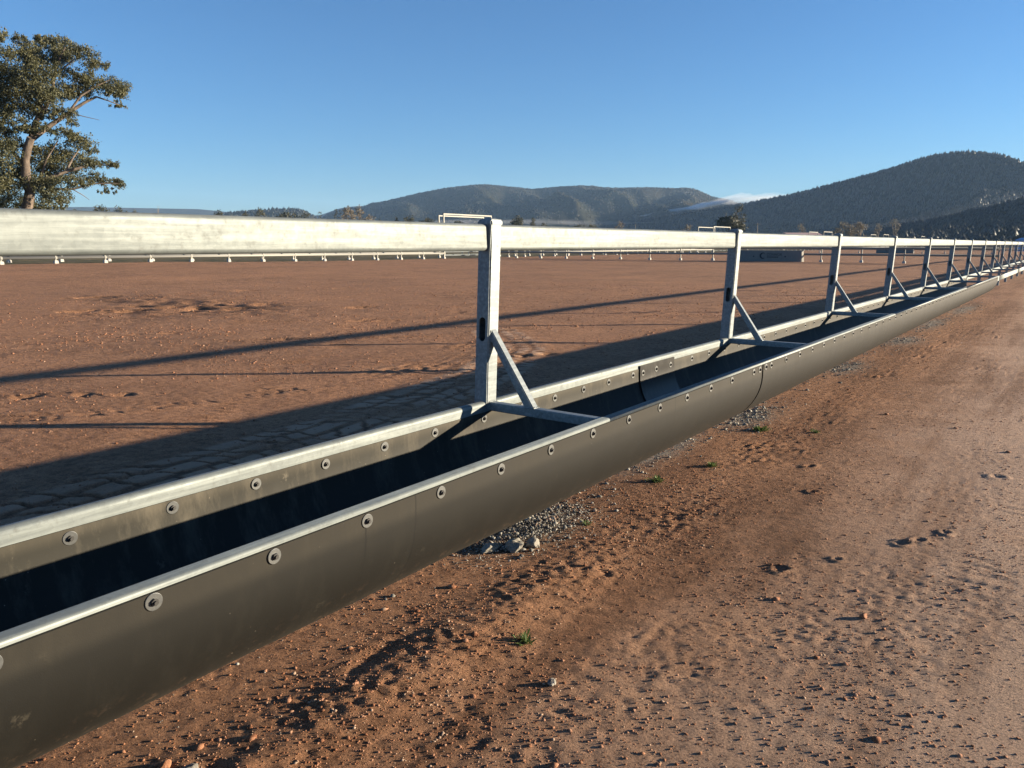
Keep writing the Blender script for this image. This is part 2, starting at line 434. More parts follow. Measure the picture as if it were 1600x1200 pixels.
TRACKS = [
    ([(-1.55, -2.6), (-1.95, -.6), (-2.1, .8), (-2.35, 2.0), (-2.75, 3.6), (-3.6, 5.2), (-5.0, 6.6)], .78, 'lug'),
    ([(-4.6, -1.2), (-4.2, -.1), (-3.8, 1.2), (-3.55, 2.4), (-3.6, 3.6), (-4.2, 5.0)], .46, 'lug'),
    ([(-2.7, -.1), (-3.9, 1.5), (-5.2, 3.2), (-6.6, 5.0)], .62, 'rip'),
    ([(-2.75, 1.7), (-3.8, 3.1), (-5.0, 4.7)], .55, 'rip'),
    ([(-3.2, 3.3), (-4.3, 4.9), (-5.8, 6.8), (-8.0, 9.0)], .60, 'rip'),
    ([(-6.2, 1.2), (-7.4, 2.9), (-8.9, 4.6), (-9.6, 6.6)], .55, 'rip'),
    ([(-13.5, 4.0), (-12.0, 5.6), (-11.6, 7.4), (-12.6, 9.2), (-13.6, 13.0), (-12.0, 19.0), (-7.0, 22.0)], .45, 'lug'),
    ([(-16.5, 8.6), (-13.6, 9.4), (-11.2, 10.6), (-9.4, 12.6), (-9.0, 15.5)], .36, 'lug'),
    ([(-9.6, 5.2), (-8.4, 6.2), (-7.6, 7.4), (-7.7, 8.8), (-8.8, 10.2)], .40, 'lug'),
    ([(-7.6, 3.4), (-6.6, 4.2), (-5.4, 5.6), (-4.8, 7.4)], .42, 'lug'),
    ([(-16.0, 3.0), (-14.0, 5.2), (-13.6, 7.2), (-15.2, 8.8)], .45, 'lug'),
    ([(2.1, 9.0), (2.2, 3.0), (1.95, 0.6), (1.55, -1.4)], .24, 'rip'),
]
PITS = np.array([(-9.0, 3.6, .16), (-9.3, 3.2, .10), (-5.2, .05, .13), (-4.9, .4, .10), (-4.6, .6, .09), (-5.5, -.2, .11), (-16.8, 7.6, .22),
             (-17.2, 10.6, .3), (-13.4, 5.3, .34), (-13.6, 6.1, .3), (-12.0, 6.7, .34), (-12.6, 6.2, .25), (-17.9, 6.7, .4), (-14.2, 4.6, .3), (-10.2, 8.6, .3), (-8.1, 6.6, .2), (-13.2, 7.0, .22), (-12.4, 7.6, .18), (-12.9, 6.4, .2), (-14.4, 5.9, .2), (-3.3, 4.4, .13), (-3.15, 4.7, .12), (-3.0, 5.0, .12),
                 (1.70, 1.05, .034), (1.64, .95, .030), (1.78, 1.22, .026), (1.28, .35, .03), (1.45, .60, .026), (2.2, .9, .03), (1.1, 1.5, .03), (1.9, 2.4, .04), (.95, 2.0, .035)])

HEAPS = [(.12, .17, .15, .30), (3.1, .17, .15, .38), (6.1, .17, .17, .45), (9.1, .22, .2, .6), (1.75, .08, .10, .5), (12, .20, .16, 1.0), (15.5, .28, .16, 1.4)]
def height(x, y, fine=True, press=False):
    pz = np.zeros(np.shape(x))
    x = np.asarray(x, float); y = np.asarray(y, float)
    near = 1-ss(10, 26, np.hypot(x, y))
    z = .30*ss(-20, -43, x)*(1-ss(14, 48, y))
    z = z+.10*ss(0, -14, x)*ss(30, 55, y)*0.8
    z = z+.030*pn(x*.17, y*.17, 1)*ss(.5, 3.5, np.abs(x))+.010*pn(x*.7, y*.7, 2)
    if fine:
        belt = np.exp(-((x-.45)/.55)**2)
        lane = ss(1.0, 1.8, x+.6*pn(x*.6, y*.6, 8))
        pen = ss(-.6, -1.6, x)
        band_ = pn(x*2.4+.3*pn(x*.7, y*.5, 16), y*.16, 17)
        patch = .22+1.5*np.clip(.75*pn(x*1.5, y*1.1, 14)+.55*band_+.18, 0, 1)
        amp = near*(1.05+.5*belt-.38*lane-.40*pen)*patch
        d = .0032*pn(x*2.6, y*2.6, 3)+.0028*pn(x*6.5, y*6.5, 4)
        r = 1-np.abs(pn(x*12, y*12, 5))*1.6
        d = d+.0034*(r-.55)*np.clip(pn(x*1.7, y*1.7, 15)+.6, 0, 1)+.0050*pn(x*23, y*23, 6)+.0070*pn(x*31, y*39, 7)*np.clip(.5+1.6*pn(x*5, y*5, 18), 0, 1.5)
        z = z+amp*d*.56
        # clods and drag marks out in the pen, patchy
        far = ss(-2.2, -4.5, x)*(1-ss(22, 42, np.hypot(x, y)))
        g1 = np.clip(.25+1.4*pn(x*.33+7, y*.33, 95), .08, 1.3)
        sx2 = .80*x+.59*y; sy2 = -.59*x+.80*y
        z = z+far*g1*(.010*pn(sx2*1.6, sy2*2.4, 91)+.0085*pn(sx2*4.6, sy2*5.0, 92)+.0070*pn(x*10, y*10, 93))
        dis = np.exp(-((x+13.0)/2.6)**2-((y-6.6)/1.6)**2)+.7*np.exp(-((x+16.8)/1.8)**2-((y-6.9)/.9)**2)
        z = z+dis*(.050*pn(x*1.9, y*1.9, 96)+.030*pn(x*4.5, y*4.5, 97))
        pz = pz-1.0*np.clip(dis*(.5+1.6*pn(x*1.3, y*2.0, 98)), 0, 1)
        # furrow scraped beside the belt
        fl = .95+.10*pn(y*.8, y*.0+2, 21)-.03*y
        z = z-.009*np.clip(.4+1.2*pn(y*3.1, x*2, 23), 0, 1)*np.exp(-((x-.455-.10*pn(y*1.6, y*0+3, 21)+.06*(y+1.2))/.035)**2)*(1-ss(-1.0, -.7, y))*near
        z = z+.02*np.exp(-((x-.60)/.16)**2)*(1-ss(-.4, .5, y))*near
        sel = (x < -.3)
        zt = np.zeros_like(z)
        for pts, wd, kind in TRACKS:
            h, mk = track(x, y, pts, wd, kind)
            fade = .15+.95*np.clip(pn(x*1.1+4, y*1.1, 31)+.40, 0, 1)
            f2 = (.22 if pts[0][0] > 0 else 1.0)
            zt = zt+h*fade*f2
            if wd > .7: fade = np.clip(.65+.6*pn(x*1.5, y*1.5, 39), .1, 1)
            if press: pz = pz+(mk*f2*np.clip(fade, 0, 1)*(1.0 if wd > .7 else .30*np.clip(.6+pn(x*2.1, y*2.1, 33), 0, 1)))
        z = z+zt
        wq = 1+.9*pn(x*7, y*7, 71)+.6*pn(x*17, y*17, 72)
        for px_, py_, pr in PITS:
            q = ((x-px_)**2*1.6+(y-py_)**2*.8)/(pr*pr)*np.clip(wq, .25, 3)
            z = z-.034*np.exp(-q*1.6)*(pr/.12)**1.25+.008*np.exp(-(np.sqrt(q)-1.15)**2*8)
    return (z, pz) if press else z

def graded(a, lo, hi, step, b, g=1.05, mx=1e9):
    core = list(np.arange(lo, hi, step))
    up = [core[-1]]; s = step
    while up[-1] < b:
        s = min(s*g, mx); up.append(up[-1]+s)
    dn = [core[0]]; s = step
    while dn[-1] > a:
        s = min(s*g, mx); dn.append(dn[-1]-s)
    return np.array(dn[::-1][:-1]+core+up[1:])
gx = np.unique(np.concatenate([graded(-30, .2, 2.8, .0125, 2.9, 1.0072), graded(.1, .2, 2.8, .0125, 8, 1.012)]).round(5))
gx = np.concatenate([graded(-7200, -40, -39.9, .2, -39.9, 1.09)[:-3], gx[gx > -39], graded(8.5, 8.6, 8.7, .3, 7200, 1.10)])
gx = np.unique(np.round(gx, 5)); gx = gx[np.concatenate([[True], np.diff(gx) > 1e-3])]
gy = graded(-4, -2.0, 1.3, .0125, 40, 1.0108)
gy = np.concatenate([-np.geomspace(7200, 8, 24), gy, np.geomspace(gy[-1]*1.03, 7200, 90)])
gy = np.unique(np.round(gy, 5))
X, Y = np.meshgrid(gx, gy)
Z, PZ = height(X.ravel(), Y.ravel(), True, True)
nx, ny = len(gx), len(gy)
ii = (np.arange(ny-1)[:, None]*nx+np.arange(nx-1)[None, :]).ravel()
gm = mesh_np('ground', np.stack([X.ravel(), Y.ravel(), Z], 1), np.stack([ii, ii+1, ii+1+nx, ii+nx], 1), True)
print('ground quads', len(ii), nx, ny)
DZ = np.zeros(len(Z))
for cy, cx, a_, b_ in HEAPS:
    DZ = np.maximum(DZ, np.exp(-((X.ravel()-cx)/a_)**2-((Y.ravel()-cy)/b_)**2))
DZ = np.clip(DZ*1.5*(.75+.6*pn(X.ravel()*9, Y.ravel()*9, 90)), 0, 1)
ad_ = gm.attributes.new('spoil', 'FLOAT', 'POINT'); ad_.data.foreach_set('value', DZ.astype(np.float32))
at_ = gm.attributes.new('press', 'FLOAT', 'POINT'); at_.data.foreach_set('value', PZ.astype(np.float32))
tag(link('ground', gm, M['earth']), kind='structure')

# loose stones
def icosa():
    bm = bmesh.new(); bmesh.ops.create_icosphere(bm, subdivisions=1, radius=1)
    v = np.array([x.co[:] for x in bm.verts]); f = np.array([[q.index for q in p.verts] for p in bm.faces]); bm.free(); return v, f
ICO_V, ICO_F = icosa()
OCT_V = np.array([(1, 0, 0), (0, 1, 0), (-1, 0, 0), (0, -1, 0), (0, 0, 1), (0, 0, -1)], float)
OCT_F = np.array([(0, 1, 4), (1, 2, 4), (2, 3, 4), (3, 0, 4), (1, 0, 5), (2, 1, 5), (3, 2, 5), (0, 3, 5)])
def rot_rand(n, r):
    q = r.normal(size=(n, 4)); q /= np.linalg.norm(q, axis=1)[:, None]
    w, x, y, z = q.T
    return np.stack([np.stack([1-2*(y*y+z*z), 2*(x*y-z*w), 2*(x*z+y*w)], 1), np.stack([2*(x*y+z*w), 1-2*(x*x+z*z), 2*(y*z-x*w)], 1),
                     np.stack([2*(x*z-y*w), 2*(y*z+x*w), 1-2*(x*x+y*y)], 1)], 1)
def stones(name, P, size, base, faces, flat=.62, jit=.32, r=rng):
    n = len(P); k = len(base)
    V = base[None]*(1+r.uniform(-jit, jit, (n, k, 1)))*r.uniform(.65, 1.25, (n, 1, 3))
    V = np.einsum('nij,nkj->nki', rot_rand(n, r), V)
    V[:, :, 2] *= flat
    V = V*size[:, None, None]+P[:, None, :]
    F = (faces[None]+(np.arange(n)*k)[:, None, None]).reshape(-1, faces.shape[1])
    return mesh_np(name, V.reshape(-1, 3), F)
def pts_on_ground(n, x0, x1, y0, y1, dens=None, r=rng):
    x = r.uniform(x0, x1, n); y = r.uniform(y0, y1, n)
    if dens is not None:
        k = r.uniform(size=n) < dens(x, y); x, y = x[k], y[k]
    return x, y
def dens(x, y):
    dist = np.hypot(x-CAM[0], y-CAM[1])
    d = np.clip(3.2/dist, .05, 1)**1.6*(1+1.2*np.exp(-((x-.55)/.5)**2))*.55
    d = d*(.35+1.1*np.clip(pn(x*1.1, y*1.1, 44)+.4, 0, 1))
    d = np.where(x > 1.7, d*.8, d)*(.45+.9*np.clip(pn(x*2.4+.3*pn(x*.7, y*.5, 16), y*.16, 17)+.45, 0, 1)); return d
x, y = pts_on_ground(370000, -.2, 4.2, -3.0, 8.5, dens)
sz = np.clip(rng.lognormal(math.log(.0025), .50, len(x)), .0013, .0085)
P = np.stack([x, y, height(x, y)+sz*.08], 1)
print('pebbles', len(x))
tag(link('gravel', stones('gravel', P, sz, OCT_V, OCT_F), M['pebble']), kind='stuff')
x, y = pts_on_ground(3400, -.2, 4.0, -3.0, 9, lambda x, y: dens(x, y)*.8)
sz = np.clip(rng.lognormal(math.log(.0052), .5, len(x)), .003, .020)
P = np.stack([x, y, height(x, y)+sz*.02], 1)
tag(link('loose_pebbles', stones('loose_pebbles', P, sz, ICO_V, ICO_F), M['pebble']), kind='stuff')
def pden(x, y):
    d_ = np.hypot(x-CAM[0], y-CAM[1])
    return np.clip(5.0/d_, 0, 1)**1.7*(.15+1.3*np.clip(pn(x*.5+3, y*.5, 46)+.35, 0, 1))
x, y = pts_on_ground(260000, -20, -.6, -1.8, 20, pden)
sz = np.clip(rng.lognormal(math.log(.0040), .5, len(x)), .002, .016)*np.clip(np.hypot(x-CAM[0], y-CAM[1])/7, .8, 1.9)
P = np.stack([x, y, height(x, y)+sz*.2], 1)
print('pen pebbles', len(x))
tag(link('pen_gravel', stones('pen_gravel', P, sz, OCT_V, OCT_F), M['pebble']), kind='stuff')
# grey spoil from the post holes under the belt
RX = []; RY = []
for cy, cx, n, sx_, sy_ in [(.12, .17, 3600, .10, .22), (1.75, .10, 420, .10, .5), (3.1, .17, 1300, .10, .3), (4.7, .12, 220, .10, .6), (6.1, .17, 800, .12, .35), (7.5, .15, 250, .12, .8), (9.1, .22, 500, .16, .5), (12, .22, 500, .18, 1.2), (-1.2, .05, 60, .12, .6), (.9, .12, 120, .12, .4), (16.0, .3, 400, .2, 2)]:
    RX.append(rng.normal(cx, sx_, n)); RY.append(rng.normal(cy, sy_, n))
x = np.concatenate(RX); y = np.concatenate(RY)
sz = np.clip(rng.lognormal(math.log(.0033), .6, len(x)), .0015, .016)*np.clip(.9+.03*y, .8, 1.3)
heap = .03*np.exp(-((y-.12)/.28)**2-((x-.18)/.17)**2)
P = np.stack([x, y, height(x, y)+sz*.25+heap*rng.uniform(.2, 1, len(x))], 1)
tag(link('grey_spoil', stones('grey_spoil', P, sz, ICO_V, ICO_F), M['rubble']), kind='stuff')

def lump(name, loc, size, seed, label, mat, cat='lump'):
    bm = bmesh.new(); bmesh.ops.create_icosphere(bm, subdivisions=3, radius=1)
    rr = np.random.default_rng(seed); A = rr.normal(size=(5, 3)); ph = rr.uniform(0, 6, 5)
    for v in bm.verts:
        c = np.array(v.co[:]); d = 1+.13*sum(math.sin(3.1*float(A[i]@c)+ph[i]) for i in range(5))*.6
        for i in range(5):
            n = A[i]/np.linalg.norm(A[i]); t = float(n@c)*d
            if t > .72: c = c-n*(t-.72)*.8
        v.co = Vector((c*d*np.array(size)).tolist())
    me = bm_mesh(name, bm)
    z = float(height(np.array([loc[0]]), np.array([loc[1]]))[0])
    return tag(link(name, me, mat, None, (loc[0], loc[1], z+size[2]*.45), (0, 0, seed)), label, cat)
lump('concrete_lump', (.265, -.135), (.050, .040, .033), 3, 'larger pale concrete lump at the edge of the grey spoil under the trough', M['lump'])
lump('concrete_lump', (.315, -.055), (.036, .032, .030), 5, 'smaller rough concrete lump to the right of the pale lump', M['lump'])
lump('concrete_lump', (.19, -.21), (.055, .035, .018), 8, 'flat dark concrete lump half hidden under the belt left of the pale lump', M['lump'])
lump('stone', (.40, -1.84), (.020, .016, .012), 11, 'orange stone at the bottom left edge beside the belt', M['pebble'], 'stone')
lump('stone', (.475, -1.82), (.026, .024, .016), 14, 'pale grey stone at the bottom left edge beside the belt', M['rubble'], 'stone')
lump('stone', (.99, -.93), (.016, .014, .012), 17, 'grey stone in the scraped furrow in the foreground', M['rubble'], 'stone')
lump('stone', (1.66, .10), (.016, .014, .011), 21, 'brown stone with a long shadow on the pale lane', M['pebble'], 'stone')

def weed(loc, r, n, label, seed):
    rr = np.random.default_rng(seed); V = []; F = []
    z = float(height(np.array([loc[0]]), np.array([loc[1]]))[0])
    for k in range(n):
        a = rr.uniform(0, 2*PI); L = r*rr.uniform(.5, 1.2); b0 = rr.normal(0, r*.35, 2); el = rr.uniform(.25, 1.2)
        d = np.array([math.cos(a)*math.cos(el), math.sin(a)*math.cos(el), math.sin(el)]); w = np.array([-math.sin(a), math.cos(a), 0])*L*.10
        p = np.array([b0[0], b0[1], -.002]); o = len(V)
        V += [p-w*.6, p+w*.6, p+d*L*.6+w, p+d*L*.6-w, p+d*L+np.array([0, 0, -L*.12])]
        F += [(o, o+1, o+2), (o, o+2, o+3), (o+3, o+2, o+4)]
    return tag(link('weed', mesh_np('weed', np.array(V), np.array(F)), M['weed'], None, (loc[0], loc[1], z)), label, 'weed', None)
weed((.33, 1.16), .045, 70, 'green weed tuft in grey spoil under the trough, nearer the first post', 1)
weed((.40, 2.72), .055, 80, 'green weed tuft on the grey spoil just past the belt joint', 2)
weed((.47, 1.62), .04, 50, 'small weed on red soil between the two spoil tufts', 3)
weed((.74, 2.9), .035, 40, 'thin weed on open red soil right of the belt joint', 4)
weed((.36, .33), .03, 40, 'tiny weed at the right end of the first spoil heap', 5)
weed((.78, -.78), .035, 60, 'sparse weed on the foreground soil beside the belt', 6)

# ------------------------------------------------------------------ the feed bunk
HT, PITCHP = .625, 3.0
LEAN = .0408
NPOST = 26
bunk = empty('feed_bunk', (0, 0, 0), 'long galvanised feed bunk with posts, neck rail and black rubber trough beside the lane', 'feed bunk')
OVAL = stadium(.042, .115)

# post with a slot in the faces across the run
def post_mesh():
    w = .0375; zt = 1.432
    bm = bmesh.new()
    def slotface(y, flip):
        out = [(-w, -.05), (w, -.05), (w, zt), (-w, zt)]
        hole = []
        cz, hh, r = .955, .036, .0185
        for i in range(9):
            a = PI*i/8; hole.append((r*math.cos(a), cz+hh+r*math.sin(a)))
        for i in range(9):
            a = PI+PI*i/8; hole.append((r*math.cos(a), cz-hh+r*math.sin(a)))
        ov = [bm.verts.new((p[0], y, p[1])) for p in out]
        if flip:
            bm.faces.new(ov); return ov
        hv = [bm.verts.new((p[0], y, p[1])) for p in hole]
        oe = [bm.edges.new((ov[i], ov[(i+1) % 4])) for i in range(4)]
        he = [bm.edges.new((hv[i], hv[(i+1) % len(hv)])) for i in range(len(hv))]
        bmesh.ops.triangle_fill(bm, use_beauty=True, use_dissolve=False, edges=oe+he)
        iv = [bm.verts.new((p[0]*.96, y+(.006 if not flip else -.006), p[1])) for p in hole]
        for i in range(len(hv)):
            j = (i+1) % len(hv); bm.faces.new((hv[i], hv[j], iv[j], iv[i]))
        return ov
    a = slotface(-w, False); b_ = slotface(w, True)
    for i in range(4):
        j = (i+1) % 4; bm.faces.new((a[i], a[j], b_[j], b_[i]))
    # inner walls so that the tube has thickness seen through the slot
    q = w-.006
    iv = [bm.verts.new(c) for c in ((-q, -q, .3), (q, -q, .3), (q, q, .3), (-q, q, .3))]
    bmesh.ops.remove_doubles(bm, verts=bm.verts, dist=1e-5)
    for v in iv:
        if v.is_valid: bm.verts.remove(v)
    vert_edges = [e for e in bm.edges if abs(e.verts[0].co.x-e.verts[1].co.x) < 1e-6 and abs(e.verts[0].co.y-e.verts[1].co.y) < 1e-6
                  and abs(abs(e.verts[0].co.x)-w) < 1e-6 and abs(e.verts[0].co.z-e.verts[1].co.z) > 1]
    bmesh.ops.recalc_face_normals(bm, faces=bm.faces)
    bmesh.ops.bevel(bm, geom=vert_edges, offset=.006, segments=3, affect='EDGES')
    for v in bm.verts: v.co.x += LEAN*(v.co.z-HT)
    return bm_mesh('post', bm)
def cap_mesh():
    bm = bmesh.new(); dx = LEAN*(1.432-HT)
    box_bm(bm, -.041, .041, -.041, .041, 1.412, 1.4385, .006)
    z = 1.4388
    vs = [bm.verts.new(c) for c in ((-.034, -.034, z), (.034, -.034, z), (.034, .034, z), (-.034, .034, z), (-.014, -.014, z+.007), (.014, -.014, z+.007), (.014, .014, z+.007), (-.014, .014, z+.007))]
    for i in range(4):
        j = (i+1) % 4; bm.faces.new((vs[i], vs[j], vs[4+j], vs[4+i]))
    bm.faces.new(vs[4:])
    for v in bm.verts: v.co.x += dx
    return bm_mesh('post_cap', bm)
PM, CM = post_mesh(), cap_mesh()
sq = rounded_rect(.040, .040, .004)
NRX = .635                             # near rail centre
def bar_mesh(name, p, q, prof, shear=True):
    """square tube from p to q in the xz plane, cut square"""
    p = Vector(p); q = Vector(q); t = (q-p).normalized(); n = Vector((-t.z, 0, t.x))
    bm = bmesh.new(); k = len(prof)
    A = [bm.verts.new(p+Vector((0, a, 0))+n*c) for a, c in prof]; B = [bm.verts.new(q+Vector((0, a, 0))+n*c) for a, c in prof]
    for i in range(k):
        j = (i+1) % k; bm.faces.new((A[i], A[j], B[j], B[i])).smooth = False
    bm.faces.new(A); bm.faces.new(list(reversed(B)))
    bmesh.ops.recalc_face_normals(bm, faces=bm.faces)
    return bm_mesh(name, bm)
CB = bar_mesh('cross_bar', (.038, 0, HT-.025), (NRX-.0195, 0, HT-.025), sq)
# brace cut to meet post and bar
def brace_mesh():
    bm = bmesh.new(); h = .020
    top, bot = (.905, .955), (.225, .285)      # z range on the post, x range on the bar
    x0 = .038+LEAN*(.93-HT); z0 = HT-.0045
    V = []
    for y in (-h, h):
        V.append([bm.verts.new(c) for c in ((x0, y, top[0]-.008), (x0, y, top[1]), (bot[1], y, z0), (bot[0]+.008, y, z0))])
    for i in range(4):
        j = (i+1) % 4; bm.faces.new((V[0][i], V[0][j], V[1][j], V[1][i]))
    bm.faces.new(V[0]); bm.faces.new(list(reversed(V[1])))
    es = [e for e in bm.edges if e.verts[0].co.y == e.verts[1].co.y and abs(e.verts[0].co.x-e.verts[1].co.x) > .1]
    bmesh.ops.recalc_face_normals(bm, faces=bm.faces)
    bmesh.ops.bevel(bm, geom=es, offset=.004, segments=2, affect='EDGES')
    return bm_mesh('brace', bm)
BR = brace_mesh()
def weld_mesh():
    L = []
    r = .0038
    def wob(a, b_, n=14):
        a = np.array(a); b_ = np.array(b_)
        return [a+(b_-a)*i/n+rng.normal(0, .0007, 3) for i in range(n+1)], [r*random.uniform(.7, 1.2) for i in range(n+1)]
    z = HT-.0045; x0 = .0378
    L.append(wob((x0, -.021, z), (x0, .021, z)))
    L.append(wob((x0, -.021, HT-.045), (x0, -.021, z)))
    L.append(wob((.235, -.0205, z), (.285, -.0205, z)))
    L.append(wob((.285, -.019, z), (.285, .019, z)))
    L.append(wob((x0+LEAN*.29, -.0205, .90), (x0+LEAN*.32, -.0205, .953)))
    return [tubes_mesh('weld_bead', [q], 6) for q in L]
WM = weld_mesh()
xn = LEAN*(1.358-HT)
RAIL_U = sweep_y('neck_rail', rounded_rect(.042, .116, .0165, 6), .0385, PITCHP-.0385, endr=.008)
FRX = .014
RAIL_F = sweep_y('trough_rail', rounded_rect(.042, .115, .018, 7), .0385, PITCHP-.0385, endr=.006)
RAIL_N = sweep_y('lane_rail', rounded_rect(.044, .115, .0085, 5), 0, PITCHP*2)
for k in range(-2, NPOST):
    y = k*PITCHP
    p = link('post', PM, M['galv_post'], bunk, (0, y, 0))
    link('post_cap', CM, M['galv_post'], p)
    link('cross_bar', CB, M['galv_post'], bunk, (0, y, 0))
    link('brace', BR, M['galv_post'], bunk, (0, y, 0))
    if k < 4:
        for q in WM: link('weld_bead', q, M['galv_post'], p)
    link('neck_rail', RAIL_U, M['galv'], bunk, (xn, y, 1.3615))
    link('trough_rail', RAIL_F, M['galv'], bunk, (FRX, y, HT-.0575))
    if k % 2 == 0: link('lane_rail', RAIL_N, M['galv'], bunk, (NRX, y, HT-.0575))

# rubber belt: semicircle from the far rail to the near rail
XI, XO = .0385, NRX+.0215              # inner skin at far side, inner skin at lane side
BC, BR_ = (XI+XO)/2, (XO-XI)/2
def belt_mesh(name, y0, y1, th=.009, ztopF=.578, ztopN=.612, off=0.0, step=.09, wav=.0025, ang=(0, 1)):
    prof = []
    n = 26
    R = BR_+off; zc = .548
    # parameter runs far side -> bottom -> near side
    for z in np.linspace(ztopF, zc, 4)[:-1]: prof.append((BC-R, z, -1, 0))
    for i in range(n+1):
        a = PI+PI*i/n; prof.append((BC+R*math.cos(a), zc+R*math.sin(a)*1.0, math.cos(a), math.sin(a)))
    for z in np.linspace(zc, ztopN, 5)[1:]: prof.append((BC+R, z, 1, 0))
    i0, i1 = int(ang[0]*(len(prof)-1)), int(ang[1]*(len(prof)-1)); prof = prof[i0:i1+1]
    prof = np.array(prof); k = len(prof)
    m = max(2, int(round((y1-y0)/step))); ys = np.linspace(y0, y1, m+1)
    V = []
    for j, y in enumerate(ys):
        u = np.arange(k)/(k-1)
        w = wav*pn(np.full(k, y*1.7)+3, u*5, 51)*np.sin(PI*u)+wav*.5*pn(np.full(k, y*5.0), u*9, 52)*np.sin(PI*u)
        V.append(np.stack([prof[:, 0]+prof[:, 2]*w, np.full(k, y), prof[:, 1]+prof[:, 3]*w], 1))
    for j, y in enumerate(ys):
        V.append(V[j]+np.stack([prof[:, 2]*th, np.zeros(k), prof[:, 3]*th], 1))
    V = np.concatenate(V); n0 = (m+1)*k; F = []
    for j in range(m):
        for i in range(k-1):
            a = j*k+i
            F.append((a, a+1, a+1+k, a+k)); F.append((n0+a, n0+a+k, n0+a+1+k, n0+a+1))
        a = j*k; F.append((a, a+k, n0+a+k, n0+a)); a = j*k+k-1; F.append((a, n0+a, n0+a+k, a+k))
    for j in (0, m):
        for i in range(k-1):
            a = j*k+i; q = (a, n0+a, n0+a+1, a+1); F.append(q if j == 0 else q[::-1])
    return mesh_np(name, V, np.array(F), True)
def autosmooth(me, ang=.7):
    me.polygons.foreach_set('use_smooth', np.ones(len(me.polygons), bool))
    bm = bmesh.new(); bm.from_mesh(me)
    for e in bm.edges:
        if len(e.link_faces) == 2 and e.calc_face_angle(0) > ang: e.smooth = False
    bm.to_mesh(me); bm.free()
JY = 1.872
YEND = 17.6
bm1 = belt_mesh('belt', -7.0, JY-.012); bm2 = belt_mesh('belt', JY+.012, YEND)
bp = belt_mesh('belt_splice', 1.47, 1.96, th=.007, ztopF=.598, ztopN=.585, off=-.0085, step=.05, wav=.001)
for q in (bm1, bm2, bp): autosmooth(q)
for q in (bm1, bm2):
    q.materials.append(M['rubber']); q.materials.append(M['rubber_in'])
    mi = np.zeros(len(q.polygons), np.int32); cx = np.zeros(len(q.polygons)*3); q.polygons.foreach_get('center', cx); cx = cx.reshape(-1, 3)
    inner = np.where(cx[:, 2] > .548, np.abs(cx[:, 0]-BC) < BR_+.002, np.hypot(cx[:, 0]-BC, cx[:, 2]-.548) < BR_+.004)
    mi[inner] = 1; q.polygons.foreach_set('material_index', mi)
beltA = link('belt', bm1, M['rubber'], bunk); beltB = link('belt', bm2, M['rubber'], bunk)
splice = link('belt_splice', bp, M['rubber_patch'], bunk)

def washer_mesh():
    bm = bmesh.new(); n = 24; R, r, t = .0195, .006, .0026
    rings = [(R-.0015, 0), (R, .0006), (R, t-.0006), (R-.001, t), (r, t), (r, 0)]
    V = [[bm.verts.new((z, q*math.cos(2*PI*i/n), q*math.sin(2*PI*i/n))) for i in range(n)] for q, z in rings]
    for a, b_ in zip(V, V[1:]+V[:1]):
        for i in range(n):
            j = (i+1) % n; bm.faces.new((a[i], a[j], b_[j], b_[i]))
    bmesh.ops.recalc_face_normals(bm, faces=bm.faces)
    return bm_mesh('washer', bm)
def nut_mesh():
    bm = bmesh.new()
    def prism(n, r, z0, z1, r2=None):
        r2 = r2 or r
        a = [bm.verts.new((z0, r*math.cos(2*PI*i/n), r*math.sin(2*PI*i/n))) for i in range(n)]
        c = [bm.verts.new((z1, r2*math.cos(2*PI*i/n), r2*math.sin(2*PI*i/n))) for i in range(n)]
        for i in range(n):
            j = (i+1) % n; bm.faces.new((a[i], a[j], c[j], c[i]))
        bm.faces.new(c)
    prism(6, .0088, .0020, .0078, .0084); prism(10, .0045, .0070, .0125)
    bmesh.ops.recalc_face_normals(bm, faces=bm.faces)
    return bm_mesh('nut', bm)
WA, NU = washer_mesh(), nut_mesh()
ny_ = [-.154+.302*k for k in range(-12, 6)]+[1.708, 1.815, 1.925, 2.023]+[2.321+.302*k for k in range(51)]
for y in ny_:
    pb = beltA if y < JY else beltB
    zz = .592+random.uniform(-.002, .002); r_ = random.uniform(0, 1)
    w_ = link('washer', WA, M['zinc'], pb, (XO+.0095, y, zz), (r_, 0, random.uniform(-.05, .05)))
    link('nut', NU, M['nut'], pb, (XO+.0098, y, zz), (r_*6, 0, 0))
fy_ = [-1.858+.293*k for k in range(-12, 6)]+[-.06, .24, .527, .813, 1.09, 1.388, 1.505, 1.69, 1.90]+[2.264+.302*k for k in range(51)]
for y in fy_:
    sp_ = 1.47 < y < 1.96
    pb = splice if sp_ else (beltA if y < JY else beltB)
    zz = .553+random.uniform(-.002, .002); r_ = random.uniform(0, 1)
    x_ = XI+(.0090 if sp_ else .0004)
    link('washer', WA, M['zinc'], pb, (x_, y, zz), (r_, 0, random.uniform(-.06, .06)))
    link('nut', NU, M['nut'], pb, (x_+.0003, y, zz), (r_*6, 0, 0))

